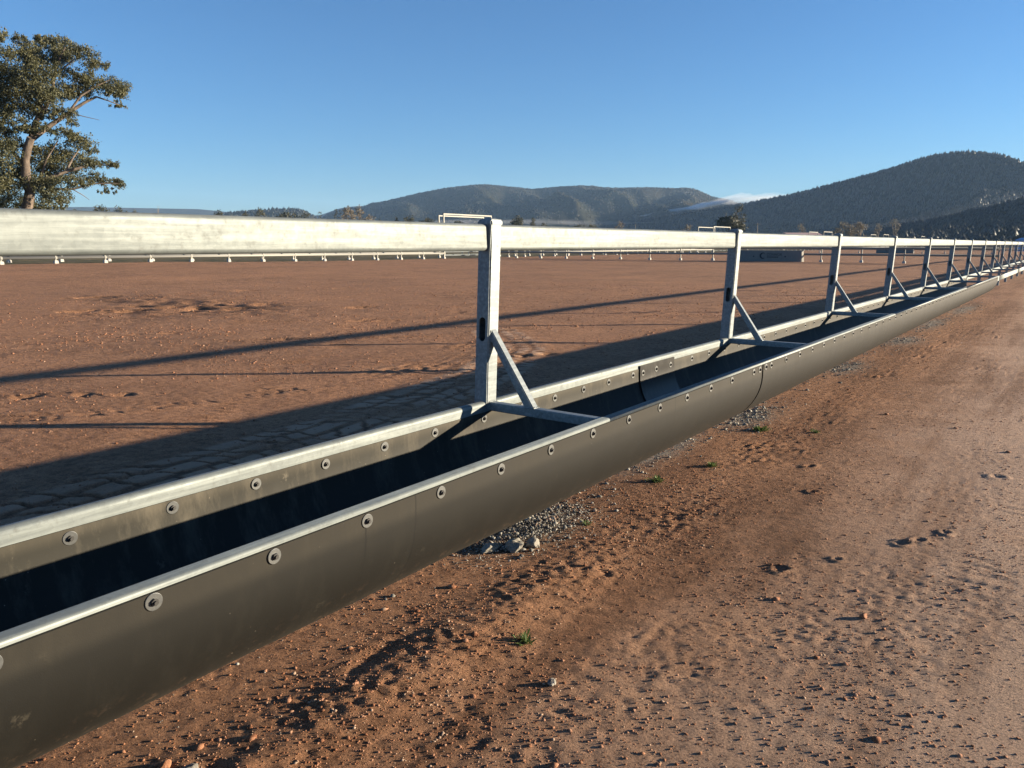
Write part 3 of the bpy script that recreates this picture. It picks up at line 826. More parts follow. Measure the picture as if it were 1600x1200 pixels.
# ------------------------------------------------------------------ far pens
XA, XA2 = CAM[0]-45.0, CAM[0]-49.1
PEN = 60.7
def hz(x, y): return float(height(np.array([float(x)]), np.array([float(y)]), False)[0])
POSTM = sweep_y('post', rounded_rect(.09, .09, .01), 0, 1.0)
FOOTM = None
def foot_mesh():
    bm = bmesh.new(); box_bm(bm, -.12, .12, -.12, .12, -.15, .16, .02)
    for v in bm.verts:
        if v.co.z > .05: v.co.x *= .8; v.co.y *= .8
    return bm_mesh('footing', bm)
FOOTM = foot_mesh()
def fpost_mesh():
    bm = bmesh.new()
    box_bm(bm, -.036, .036, -.036, .036, 0.0, 1.42)
    return bm_mesh('fence_post', bm)
FPM = fpost_mesh()
CLM = box_mesh('clamp', -.07, .07, -.07, .07, -.07, .07, bev=.02)
def fence(name, a, c, n, zr, label, cat='fence', prof=(.08, .145), dz=(0, 0), mat=None, foot=True, group=None):
    """posts on footings with horizontal oval rails from a to c; n bays"""
    a = np.array(a, float); c = np.array(c, float); L = np.hypot(*(c-a)); ang = math.atan2(c[1]-a[1], c[0]-a[0])
    root = empty(name, (a[0], a[1], 0), label, cat, group, ang-PI/2)
    pr = stadium(*prof)
    for k, z in enumerate(zr):
        V0 = sweep_y('rail', pr, 0, L)
        o = link('rail', V0, mat or M['rail_far'], root, (.066, 0, z+dz[0])); o.rotation_euler = (math.atan2(dz[1]-dz[0], L), 0, 0)
    for i in range(n+1):
        p = a+(c-a)*i/n; z = hz(p[0], p[1])
        q = link('post', FPM, mat or M['rail_far'], root, (0, L*i/n, z))
        if foot: link('footing', FOOTM, M['concrete'], q)
        zz = zr[0]+dz[0]+(dz[1]-dz[0])*i/n
        link('clamp', CLM, mat or M['rail_far'], q, (.05, 0, zz-z))
    return root
S1 = 2.653
ya = 48.33-S1*15
G1 = 'rail fences round the far pens'
fence('rail_fence', (XA, ya), (XA, 48.33), 15, (.55, 1.36), 'sunlit white rail fence along the back of the near pen, left of the tall gateway', dz=(.07, -.01), group=G1)
fence('rail_fence', (XA2, ya+1.6), (XA2, 52.3), 15, (.55, 1.36), 'second white rail fence across the cattle lane, behind the near pen fence at left', dz=(.05, .0), group=G1)
fence('rail_fence', (XA, 55.05), (XA, 109.0), 20, (.53, 1.36), 'white rail fence at the back of the second pen, between the first two gateways', group=G1)
fence('rail_fence', (XA2, 59.0), (XA2, 112.8), 20, (.53, 1.36), 'lane fence behind the second pen, seen behind its sunlit back fence', group=G1)
fence('rail_fence', (XA, 115.7), (XA, 169.7), 20, (.53, 1.36), 'white rail fence at the back of the third pen beyond the concrete trough', group=G1)
fence('rail_fence', (XA, 176.4), (XA, 290), 40, (.53, 1.36), 'farthest sunlit white back fence running to the right', group=G1)
fence('rail_fence', (-42.6, 55.05), (-2.2, 55.05), 15, (.60, 1.04, 1.38), 'shaded dividing fence with concrete footings across the near end of the second pen', group=G1)
fence('rail_fence', (-42.6, 115.7), (-2.2, 115.7), 15, (.60, 1.04, 1.38), 'smaller dividing fence beyond the second pen, behind the second concrete trough', group=G1)
fence('rail_fence', (-42.6, 176.4), (-2.2, 176.4), 15, (.60, 1.04, 1.38), 'most distant dividing fence seen under the neck rail at right', group=G1)

def gateway(x, y0, y1, h, label):
    root = empty('gateway', (x, y0, 0), label, 'gateway', 'tall gateways into the far pens')
    L = y1-y0; r = .055
    for yy in (0, L):
        me = box_mesh('upright', -r, r, -r, r, 0, h); link('upright', me, M['rail_far'], root, (0, yy, 0)); link('footing', FOOTM, M['concrete'], root, (0, yy, 0))
    link('lintel', box_mesh('lintel', -r, r, r+.002, L-r-.002, h-2*r, h), M['rail_far'], root)
    g = []
    for z in (.35, .65, .95, 1.25):
        g.append(([(0, .12, z), (0, L*.5-.05, z)], .022)); g.append(([(0, L*.5+.05, z), (0, L-.12, z)], .022))
    for yy in (.12, L*.5-.05, L*.5+.05, L-.12): g.append(([(0, yy, .3), (0, yy, 1.32)], .025))
    link('gate_leaf', tubes_mesh('gate_leaf', g, 6), M['galv_post'], root)
NM = ['nearest', 'second', 'third', 'fourth', 'fifth']
for i in range(5):
    o_ = PEN*i
    gateway(XA, 48.33+o_, 55.0+o_, 3.95, f'{NM[i]} tall galvanised gateway in the sunlit back fence, counting from the left')
for i in range(4):
    o_ = PEN*i
    gateway(XA2, 52.3+o_, 59.0+o_, 4.0, f'{NM[i]} tall gateway across the cattle lane, counting from the left, behind the back fence')

def trough(x0, x1, y, h, label, logo):
    root = empty('water_trough', (x0, y, hz(x0, y)), label, 'water trough')
    L = x1-x0; bm = bmesh.new()
    # tapered body, with a basin in the top
    o = [(0, -.34, 0), (L, -.34, 0), (L, .34, 0), (0, .34, 0)]; t = [(.05, -.28, h), (L-.05, -.28, h), (L-.05, .28, h), (.05, .28, h)]
    i_ = [(.15, -.19, h), (L-.15, -.19, h), (L-.15, .19, h), (.15, .19, h)]; b0 = [(.22, -.13, h-.35), (L-.22, -.13, h-.35), (L-.22, .13, h-.35), (.22, .13, h-.35)]
    R = [[bm.verts.new(c) for c in q] for q in (o, t, i_, b0)]
    for A, B in zip(R, R[1:]):
        for k in range(4): bm.faces.new((A[k], A[(k+1) % 4], B[(k+1) % 4], B[k]))
    bm.faces.new(R[3]); bm.faces.new(list(reversed(R[0])))
    bmesh.ops.recalc_face_normals(bm, faces=bm.faces)
    link('body', bm_mesh('body', bm), M['trough_concrete'], root)
    wm, wnt, wb, _, _ = (M['water'], None, None, None, None)
    link('water', box_mesh('water', .19, L-.19, -.165, .165, h-.2, h-.1), wm, root)
    for fx_ in (.28, .76):
        bmx = bmesh.new(); bmesh.ops.create_cone(bmx, segments=10, radius1=.06, radius2=.05, depth=.04, cap_ends=True)
        link('lifting_socket', bm_mesh('lifting_socket', bmx), M['print'], root, (L*fx_, -.305, h*.45), (PI/2, 0, 0))
    if logo:
        tl = math.atan2(.06, h)
        face = lambda x, z: (x, -.34+.06*z/h-.004, z)
        cu = bpy.data.curves.new('lettering', 'FONT'); cu.body = 'CONNOR'; cu.size = .26; cu.extrude = .002
        tmp = bpy.data.objects.new('tmp', cu); COL.objects.link(tmp); bpy.context.view_layer.update()
        me = bpy.data.meshes.new_from_object(tmp.evaluated_get(bpy.context.evaluated_depsgraph_get())); bpy.data.objects.remove(tmp)
        o = link('lettering', me, M['print'], root, face(L*.48, h*.52), (PI/2-tl, 0, 0)); o.scale = (.95, 1, 1)
        bm = bmesh.new(); n = 18; A = []; B = []
        for k in range(n+1):
            a = .9+(2*PI-1.8)*k/n; wd = .045+.05*math.sin(PI*k/n)
            A.append(bm.verts.new((.23*math.cos(a), .23*math.sin(a), 0))); B.append(bm.verts.new(((.23-wd)*math.cos(a)+.02, (.23-wd)*math.sin(a), 0)))
        for k in range(n): bm.faces.new((A[k], A[k+1], B[k+1], B[k]))
        link('emblem', bm_mesh('emblem', bm), M['print'], root, face(L*.42, h*.52), (PI/2-tl, 0, 0))
        bm = bmesh.new()
        for k in range(7): box_bm(bm, k*.12, k*.12+.10, -.03, .03, 0, .003)
        link('small_print', bm_mesh('small_print', bm), M['print'], root, face(L*.485, h*.40), (PI/2-tl, 0, 0))
    return root
m, nt, b, ns, ls = new_mat('trough_water'); b.inputs['Base Color'].default_value = (.03, .04, .04, 1); b.inputs['Roughness'].default_value = .05; M['water'] = m
trough(-18.85, -14.05, 54.35, .80, 'grey concrete water trough with dark emblem and lettering against the dividing fence', True)
trough(-21.3, -16.6, 115.0, .80, 'second concrete water trough, farther off and half hidden by the neck posts', False)

# ------------------------------------------------------------------ trees
def leaves(centres, radii, counts, size, r, droop=.75, sub=7, spread=.17):
    """diamond leaves grouped in small sprays inside ellipsoids"""
    P = []
    for c, ra, n in zip(centres, radii, counts):
        k = max(1, n//sub); d = r.normal(size=(k, 3)); d /= np.linalg.norm(d, axis=1)[:, None]
        rad = r.uniform(.08, 1.0, k)**.5
        q = np.array(c)+d*rad[:, None]*np.array(ra)
        w = np.min(ra)*spread
        P.append((q[:, None, :]+r.normal(0, w, (k, sub, 3))).reshape(-1, 3))
    P = np.concatenate(P); n = len(P)
    a = r.uniform(0, 2*PI, n); el = -np.abs(r.normal(droop, .5, n))
    ax = np.stack([np.cos(a)*np.cos(el), np.sin(a)*np.cos(el), np.sin(el)], 1)
    sd = r.normal(size=(n, 3)); sd -= ax*np.sum(sd*ax, 1)[:, None]; sd /= np.linalg.norm(sd, axis=1)[:, None]
    L = size*r.uniform(.6, 1.3, n)[:, None]; Wd = L*.30
    V = np.stack([P-ax*L*.5, P+sd*Wd, P+ax*L*.5, P-sd*Wd], 1).reshape(-1, 3)
    return mesh_np('crown', V, np.arange(4*n).reshape(-1, 4))

TD = 75.0
tb = bearing(40, 402, TD); tbz = hz(tb[0], tb[1])
TS = .0527
def tp(px, py, dep=0.0):
    """tree-local metres from the layout of the near gum: the upright plane through its trunk, dep metres behind it"""
    n_ = np.array([tb[0]-CAM[0], tb[1]-CAM[1], 0.0]); n_ /= np.hypot(n_[0], n_[1])
    d = FW*FPX+RT*(px-800.0)-UP*(py-600.0)
    return CAM+d*(TD/(d@n_))+n_*dep-np.array([tb[0], tb[1], tbz])
gum = empty('gum_tree', (tb[0], tb[1], tbz), 'large spreading gum tree with pale forked trunk at the left behind the fences', 'tree')
TR = [([(38, 408), (40, 370), (42, 326), (47, 300), (41, 286), (39, 252), (43, 234), (48, 219)], [.62, .52, .44, .40, .38, .34, .32, .30]),
      ([(48, 219), (56, 190), (66, 175), (75, 162), (82, 138), (85, 118), (92, 95), (101, 78)], [.24, .21, .18, .16, .13, .11, .08, .04]),
      ([(48, 219), (75, 198), (108, 175), (132, 159), (152, 149), (172, 155), (188, 161)], [.22, .19, .15, .11, .08, .05, .03]),
      ([(66, 175), (60, 140), (52, 110), (45, 85)], [.14, .1, .07, .04]), ([(85, 118), (100, 108), (116, 96)], [.08, .06, .03]),
      ([(108, 175), (126, 150), (150, 135), (172, 125)], [.1, .08, .06, .03]),
      ([(47, 300), (62, 283), (103, 268), (145, 257), (178, 259)], [.22, .18, .13, .08, .04]),
      ([(62, 283), (85, 296), (114, 296), (145, 288), (183, 288)], [.13, .1, .08, .06, .03]),
      ([(103, 268), (115, 245), (128, 228)], [.1, .07, .04]), ([(62, 283), (72, 250), (90, 222)], [.12, .08, .04]),
      ([(39, 262), (22, 240), (10, 215), (2, 190)], [.2, .16, .13, .1]), ([(41, 286), (25, 275), (5, 265)], [.12, .1, .06]),
      ([(108, 175), (130, 182), (155, 188)], [.05, .03, .015]), ([(114, 296), (130, 305), (140, 312)], [.04, .03, .015])]
dz_ = np.random.default_rng(3)
lst = []
for pts, rad in TR:
    d0 = 0; out = []
    tilt = dz_.uniform(-2.2, 2.2)
    for i, (a, c) in enumerate(pts): out.append(tp(a, c, tilt*i/len(pts)))
    lst.append((out, rad))
link('trunk', tubes_mesh('trunk', lst, 8), M['bark'], gum)
CL = [(88, 58, 20, 11), (70, 62, 14, 9), (106, 72, 20, 15), (128, 92, 17, 12), (45, 72, 14, 9), (36, 88, 17, 12), (66, 92, 22, 15), (92, 88, 16, 14), (142, 102, 9, 8),
      (165, 125, 32, 14), (190, 137, 13, 15), (150, 112, 16, 8), (188, 158, 12, 6), (178, 145, 16, 8), (140, 130, 20, 10), (60, 122, 26, 16), (95, 138, 30, 13), (118, 118, 22, 10), (35, 112, 20, 15),
      (28, 145, 28, 22), (120, 140, 22, 9), (98, 178, 20, 10), (72, 160, 18, 14), (48, 168, 22, 14), (112, 188, 8, 7), (22, 185, 18, 12), (62, 200, 12, 8), (40, 205, 16, 8), (60, 150, 20, 12),
      (96, 213, 20, 10), (124, 222, 20, 13), (146, 231, 10, 8), (82, 234, 22, 14), (112, 246, 32, 17), (140, 256, 15, 9), (165, 253, 18, 6), (178, 257, 8, 7),
      (172, 282, 20, 7), (150, 276, 18, 9), (186, 288, 8, 8), (168, 298, 12, 5), (90, 268, 32, 15), (66, 288, 22, 14), (82, 308, 22, 11), (60, 318, 20, 10), (100, 314, 10, 8), (112, 288, 22, 9), (66, 252, 20, 14),
      (6, 240, 20, 20), (20, 266, 20, 16), (4, 298, 22, 22), (22, 316, 20, 12), (24, 226, 16, 10), (4, 116, 20, 20), (4, 92, 14, 12), (50, 335, 26, 12), (85, 330, 14, 8), (14, 205, 14, 10)]
cr = np.random.default_rng(17)
for k in range(30):
    t_ = cr.uniform(0, 1); a_ = cr.uniform(-5, 92)+cr.uniform(0, 22)*(t_ < .4); c_ = 62+262*t_
    if 195 < c_ < 212 and a_ > 60: continue
    CL.append((a_, c_, cr.uniform(7, 14), cr.uniform(5, 9)))
cen = [tp(a, c, cr.normal(0, 1.5)) for a, c, *_ in CL]
rad = [(w*TS*1.0, w*TS*1.3, h*TS*1.0) for _, _, w, h in CL]
cnt = [int(w*h*6.6) for _, _, w, h in CL]
link('crown', leaves(cen, rad, cnt, .145, cr, sub=26, spread=.20), M['gum'], gum)

tb2 = bearing(-52, 402, 78.0)
gum2 = empty('gum_tree', (tb2[0], tb2[1], hz(tb2[0], tb2[1])), 'second gum tree cut off by the left edge of the photo, behind the large gum', 'tree')
T2 = [([(38, 408), (44, 330), (60, 260), (76, 210), (88, 160), (86, 110), (82, 70)], [.6, .5, .4, .3, .22, .15, .06]), ([(76, 210), (96, 190), (108, 160)], [.2, .14, .06]), ([(60, 260), (30, 220), (10, 170)], [.25, .18, .08])]
link('trunk', tubes_mesh('trunk', [([tp(a, c, .6*i) for i, (a, c) in enumerate(p)], r) for p, r in T2], 8), M['bark'], gum2)
C2 = [(90, 45, 13, 14), (78, 62, 18, 16), (60, 90, 26, 20), (92, 110, 10, 12), (85, 140, 20, 18), (100, 172, 10, 10), (60, 150, 30, 25), (20, 140, 30, 25), (30, 200, 30, 25), (70, 210, 24, 18), (88, 235, 14, 12), (40, 260, 30, 25), (86, 285, 16, 20), (80, 318, 22, 16)]
link('crown', leaves([tp(a, c, cr.normal(0, 1.5)) for a, c, *_ in C2], [(w*TS, w*TS, h*TS) for *_, w, h in C2], [int(w*h*3.4) for *_, w, h in C2], .19, cr, sub=26, spread=.21), M['gum'], gum2)

def far_tree(px, top, width, D, label, mat='far_leaf', seed=1, shape='round', density=1.0, base=None, group='trees beyond the pens'):
    """a gum of its own at distance D, crown width in photo pixels"""
    r = np.random.default_rng(seed)
    g = bearing(px, 381, D); z0 = 0.0
    optical = D*math.cos(math.atan((px-800)/FPX)); s = optical/FPX
    H = bearing(px, top, D)[2]; Wm = width*s
    root = empty('gum_tree', (g[0], g[1], z0), label, 'tree', group)
    side = np.array([RT[0], RT[1], 0])
    nb = 3+seed % 3; L = [([(0, 0, -.3), (0, 0, H*.25), (r.normal(0, .04)*H, r.normal(0, .04)*H, H*.6)], [H*.030, H*.024, H*.012])]
    cen = []; rad = []; cnt = []
    for k in range(nb):
        a = 2*PI*k/nb+r.uniform(-.5, .5); q = Wm*.28*r.uniform(.6, 1.3)
        hz_ = H*r.uniform(.55, .86)
        p = np.array([math.cos(a)*q, math.sin(a)*q, hz_])
        L.append(([(0, 0, H*.25), (p[0]*.4, p[1]*.4, H*.45), tuple(p)], [H*.018, H*.013, H*.005]))
        cen.append(p); rad.append((Wm*.27, Wm*.27, H*.15)); cnt.append(150)
    cen.append(np.array([r.normal(0, Wm*.05), 0, H*.88])); rad.append((Wm*.24, Wm*.24, H*.12)); cnt.append(160)
    if shape == 'low':
        for k in range(3):
            a = r.uniform(0, 2*PI); cen.append(np.array([math.cos(a)*Wm*.33, math.sin(a)*Wm*.33, H*r.uniform(.2, .45)])); rad.append((Wm*.24, Wm*.24, H*.18)); cnt.append(160)
    link('trunk', tubes_mesh('trunk', L, 6), M['bark'], root)
    link('crown', leaves(cen, rad, [int(c*density) for c in cnt], max(Wm*.085, .5), r, sub=5), M[mat], root)
FT = [
    (122, 326, 14, 420, 'low gum crown just showing above the neck rail, right beside the large gum', 'far_leaf', 'round', 1),
    (166, 319, 30, 420, 'rounded gum right of the large gum, largest of the small clump there', 'far_leaf', 'low', 1),
    (193, 321, 22, 440, 'gum with open crown, second in the small clump right of the large gum', 'far_leaf', 'round', .8),
    (214, 327, 16, 460, 'smallest gum at the right end of the small clump', 'far_leaf', 'round', .8),
    (343, 328, 28, 450, 'gum alone above the neck rail halfway between the clump and the low hill', 'far_leaf', 'round', 1),
    (384, 330, 22, 600, 'gum at the left foot of the low hill', 'far_leaf', 'low', 1),
    (408, 324, 24, 560, 'taller gum against the left slope of the low hill', 'far_leaf', 'low', 1),
    (452, 330, 34, 600, 'dark gum in front of the low hill summit', 'far_leaf', 'low', 1.1),
    (480, 331, 24, 600, 'gum against the right slope of the low hill', 'far_leaf', 'low', 1),
    (502, 330, 15, 520, 'small dark gum at the right foot of the low hill', 'far_leaf', 'round', 1),
    (527, 323, 10, 420, 'thin gum with a small high crown left of the brown gums', 'far_leaf', 'round', .7),
    (544, 320, 26, 400, 'tall brown gum with bare limbs, left of the pair below the ridge bump', 'pale_leaf', 'low', .75),
    (561, 321, 24, 410, 'tall brown gum with bare limbs, right of the pair below the ridge bump', 'pale_leaf', 'low', .75),
    (577, 334, 20, 420, 'lower brown gum beside the tall pair', 'pale_leaf', 'low', .7),
    (601, 344, 26, 520, 'low bushy gum at the foot of the ridge, left of the small dark gum', 'far_leaf', 'low', .8),
    (620, 339, 12, 500, 'small dark upright gum at the foot of the ridge', 'far_leaf', 'round', 1.2),
    (641, 337, 24, 500, 'rounded gum at the foot of the ridge left of the nearest gateway', 'far_leaf', 'low', 1),
    (668, 340, 24, 520, 'gum just left of the nearest gateway upright', 'far_leaf', 'low', 1),
    (715, 343, 30, 560, 'gum seen through the nearest gateway', 'far_leaf', 'low', .8),
    (808, 336, 26, 480, 'dark gum right of the first post cap', 'far_leaf', 'low', 1.1),
    (833, 340, 14, 480, 'dark pointed gum between two bushy gums right of the first post', 'far_leaf', 'round', 1.3),
    (850, 348, 18, 500, 'low gum right of the dark pointed gum', 'far_leaf', 'low', 1),
    (902, 350, 24, 620, 'low gum on the flat left of the pale tree', 'far_leaf', 'low', .8),
    (925, 350, 20, 640, 'low grey gum right behind the one on the flat', 'far_leaf', 'low', .8),
    (968, 345, 18, 520, 'pale brown tree at the tip of the mist bank', 'pale_leaf', 'round', .7),
    (1072, 350, 20, 480, 'brownish thin tree left of the second gateway', 'pale_leaf', 'round', .5),
    (1251, 348, 14, 480, 'small bare pale tree below the big hill', 'pale_leaf', 'round', .4),
    (1312, 346, 24, 480, 'pale bushy tree, left one of the pale group below the big hill', 'pale_leaf', 'low', .8),
    (1326, 350, 22, 490, 'pale bushy tree in the middle of the pale group below the big hill', 'pale_leaf', 'low', .8),
    (1342, 346, 22, 480, 'pale bushy tree, right one of the pale group below the big hill', 'pale_leaf', 'low', .8),
    (1370, 347, 14, 560, 'small pale tree at the edge of the foothill', 'pale_leaf', 'round', .7),
    (1397, 341, 16, 600, 'pale tree highest on the foothill edge', 'pale_leaf', 'round', .7),
]
for i, (a, t_, w_, D, lab, mt, sh, de) in enumerate(FT): far_tree(a, t_, w_, D, lab, mt, i+3, sh, de)
# the taller two-storey gum behind the second post
far_tree(1140, 336, 46, 400, 'broad dark gum standing behind the second post', 'far_leaf', 71, 'low', 1.5)
far_tree(1152, 317, 20, 402, 'taller gum rising out of the broad dark gum behind the second post', 'far_leaf', 73, 'round', 1.3)

def pole(px, top, D, r_, label):
    g = bearing(px, 381, D); H = bearing(px, top, D)[2]
    root = empty('power_pole', (g[0], g[1], 0), label, 'pole')
    link('shaft', tubes_mesh('shaft', [([(0, 0, -.2), (0, 0, H)], [r_, r_*.8])], 8), M['wood'], root)
    link('crossarm', box_mesh('crossarm', -.9, .9, -.06, .06, H-.55, H-.40), M['wood'], root)
pole(1182, 348, 260, .16, 'thin grey power pole below the big hill')
pole(992, 350, 380, .15, 'thin grey power pole right of the pale brown tree')
g = bearing(251, 381, 330); H = bearing(251, 321, 330)[2]
dt = empty('dead_tree', (g[0], g[1], 0), 'bare dead sapling sticking up above the neck rail at left', 'tree')
link('trunk', tubes_mesh('trunk', [([(0, 0, 0), (.1, 0, H*.6), (0, .1, H)], [.15, .1, .04]), ([(.1, 0, H*.75), (-.7, 0, H*.93)], [.05, .03]), ([(.08, 0, H*.82), (.7, .3, H*.99)], [.05, .03])], 6), M['wood'], dt)

# long low shed and blue tank near the right
def shed():
    a = bearing(1232, 367, 420); c = bearing(1284, 367, 430); L = float(np.hypot(*(c-a)[:2])); ang = math.atan2(c[1]-a[1], c[0]-a[0])
    root = empty('shed', (a[0], a[1], 0), 'long low shed with pinkish roof below the big hill', 'shed', None, ang)
    h = a[2]; bm = bmesh.new()
    link('wall', box_mesh('wall', 0, L, 0, 8, 0, h), M['shedwall'], root)
    v = [bm.verts.new(q) for q in ((-.4, -.5, h+.002), (L+.4, -.5, h+.002), (L+.4, 4, h+1.2), (-.4, 4, h+1.2), (-.4, 8.5, h+.002), (L+.4, 8.5, h+.002))]
    bm.faces.new((v[0], v[1], v[2], v[3])); bm.faces.new((v[3], v[2], v[5], v[4])); bm.faces.new((v[0], v[3], v[4])); bm.faces.new((v[1], v[5], v[2])); bm.faces.new((v[0], v[4], v[5], v[1]))
    bmesh.ops.recalc_face_normals(bm, faces=bm.faces)
    link('roof', bm_mesh('roof', bm), M['roof'], root)
    link('door', box_mesh('door', L*.3, L*.36, -.06, -.003, 0, h*.8), M['print'], root)
m, nt, b, ns, ls = new_mat('shed_wall'); b.inputs['Base Color'].default_value = (.12, .12, .12, 1); M['shedwall'] = m
m, nt, b, ns, ls = new_mat('shed_roof'); b.inputs['Base Color'].default_value = (.42, .29, .24, 1); b.inputs['Roughness'].default_value = .6; M['roof'] = m
m, nt, b, ns, ls = new_mat('blue_tank'); b.inputs['Base Color'].default_value = (.20, .34, .55, 1); b.inputs['Roughness'].default_value = .5; M['blue'] = m
shed()
g = bearing(1598, 375, 170)
tk = empty('water_tank', (g[0], g[1], 0), 'pale blue tank at the right edge just above the neck rail', 'tank')
bm = bmesh.new(); bmesh.ops.create_cone(bm, segments=24, radius1=1.1, radius2=1.1, depth=2.1, cap_ends=True)
for v in bm.verts: v.co.z += 1.05
link('shell', bm_mesh('shell', bm), M['blue'], tk)
bm = bmesh.new(); bmesh.ops.create_cone(bm, segments=24, radius1=1.16, radius2=.25, depth=.35, cap_ends=True)
link('lid', bm_mesh('lid', bm), M['blue'], tk, (0, 0, 2.28))

# ------------------------------------------------------------------ hills
FOREST_PTS = []
def hill(name, prof, D, Df, back=1.35, seed=1, spur=.16, spurf=60.0, spurs=(), ntree=6000, tsz=(5, 9), shp=1.0, step=4.0, nt_=56, treeshape='round'):
    px = np.array([q[0] for q in prof], float); py = np.array([q[1] for q in prof], float)
    cols = np.arange(px[0], px[-1]+.1, step); yy = np.interp(cols, px, py)
    k3 = np.array([.25, .5, .25]); yy = np.convolve(np.pad(yy, 1, mode='edge'), k3, 'valid')
    D_ = D if hasattr(D, '__len__') else [D, D]; Df_ = Df if hasattr(Df, '__len__') else [Df, Df]
    Dr = np.interp(cols, [cols[0], cols[-1]], D_); D0 = np.interp(cols, [cols[0], cols[-1]], Df_)
    dirs = np.stack([FW[0]*FPX+RT[0]*(cols-800), FW[1]*FPX+RT[1]*(cols-800)], 1); ln = np.hypot(dirs[:, 0], dirs[:, 1])
    # elevation slope towards ridge pixel
    zr = np.array([bearing(c, y, d)[2] for c, y, d in zip(cols, yy, Dr)])
    ts = np.concatenate([np.linspace(0, 1, nt_), np.linspace(1.03, back, 8)])
    def at(ci, t):
        c = np.interp(ci, cols, cols); zz = np.interp(ci, cols, zr); d1 = np.interp(ci, cols, Dr); d0 = np.interp(ci, cols, D0)
        dist = d0+(d1-d0)*t
        tt = np.clip(t, 0, 1)
        s = (tt**shp)*(1-.25*np.sin(PI*tt)*tt)
        s = np.where(t > 1, 1-((t-1)/(back-1))**1.5*.9, s)
        env = np.sin(PI*np.clip(t, 0, 1))**.8
        n = 1-2*np.abs(pn(ci/spurf+t*.6+seed*7.3, t*1.1+seed, seed+60)); n2 = 1-2*np.abs(pn(ci/(spurf*.4)+t*.5, t*2.3, seed+61))
        add = spur*(n-.35)*env+spur*.35*n2*env
        for (c1, c0, wd, am) in spurs:
            cc = c0+(c1-c0)*np.clip(t, 0, 1); add = add+am*np.exp(-((ci-cc)/wd)**2)*env
        z = zz*(s+add)
        el = zz*dist/d1                       # never rise above the sight line to the ridge
        z = np.where(t < 1, np.minimum(z, el*.985), z)
        z = np.maximum(z, -.5*(t < .02))
        d = np.stack([np.interp(ci, cols, dirs[:, 0]), np.interp(ci, cols, dirs[:, 1])], -1); d = d/np.hypot(d[..., 0], d[..., 1])[..., None]
        return np.stack([CAM[0]+d[..., 0]*dist, CAM[1]+d[..., 1]*dist, z], -1)
    C, T = np.meshgrid(cols, ts); V = at(C.ravel(), T.ravel())
    V[:len(cols), 2] = -.8
    n = len(cols); i_ = (np.arange(len(ts)-1)[:, None]*n+np.arange(n-1)[None, :]).ravel()
    tag(link(name, mesh_np(name, V, np.stack([i_, i_+1, i_+1+n, i_+n], 1), True), M['hill']), kind='structure')
    if ntree:
        r = np.random.default_rng(seed+100)
        ci = r.uniform(cols[0], cols[-1], ntree); t = r.uniform(.02, 1.0, ntree)**.75
        k = ntree//5; t[:k] = r.uniform(.985, 1.01, k)
        P = at(ci, np.minimum(t, .999)); sz = r.uniform(*tsz, ntree)
        P[:, 2] += sz*.45
        FOREST_PTS.append((P, sz, seed, treeshape))
HP_M = [(480, 366), (505, 352), (520, 336), (545, 327), (575, 323), (583, 322), (586, 317), (600, 317), (612, 314), (640, 307), (660, 302), (700, 294), (740, 289), (760, 288), (790, 291), (830, 295.5), (860, 292.5), (900, 290), (922, 290.5), (932, 292.5), (960, 294),
        (1000, 293), (1042, 294.5), (1060, 293.5), (1075, 296), (1085, 301), (1100, 308), (1112, 311), (1122, 312), (1140, 318), (1180, 332), (1230, 350), (1260, 362)]
hill('forested_ridge', HP_M, 4000, 2500, seed=3, spur=.16, spurf=95, spurs=[(770, 800, 90, .16), (1010, 860, 45, .20), (930, 830, 34, .14), (1110, 1000, 40, .12), (620, 660, 60, .08)], ntree=6500, tsz=(3.6, 6.2), shp=1.15)
HP_R = [(930, 362), (960, 354), (1000, 345), (1060, 334), (1120, 325), (1160, 318), (1210, 308), (1250, 298), (1288, 287), (1330, 276), (1360, 267), (1385, 258), (1405, 251), (1437, 244), (1460, 241.5), (1480, 241), (1505, 243), (1528, 247),
        (1551, 256), (1575, 263), (1597, 269), (1650, 286), (1700, 302), (1800, 335), (1900, 362)]
hill('wooded_hill', HP_R, [2950, 1950], [2200, 1330], back=1.13, seed=5, spur=.06, spurf=140, ntree=11000, tsz=(4, 7.5), shp=1.2, treeshape='cone')
HP_F = [(1330, 372), (1380, 357), (1420, 350), (1450, 344), (1500, 332), (1550, 320), (1600, 310), (1660, 298), (1720, 290), (1800, 285), (1900, 290)]
hill('foothill', HP_F, 1250, 820, seed=8, spur=.08, spurf=50, ntree=3200, tsz=(3, 6), shp=1.0)
HP_S = [(350, 372), (366, 336), (385, 333), (410, 331), (440, 328), (468, 327.5), (480, 329), (495, 334), (512, 345), (530, 366)]
hill('low_hill', HP_S, 3000, 2300, seed=9, spur=.08, spurf=30, ntree=900, tsz=(5, 9))
HP_D = [(-160, 326), (-60, 327), (60, 324.5), (160, 324), (240, 325.5), (330, 327), (360, 330), (420, 336), (470, 334), (510, 337), (540, 326), (565, 322), (600, 330), (680, 350), (760, 372)]
hill('distant_range', HP_D, 6400, 5200, seed=12, spur=.05, spurf=60, ntree=0)
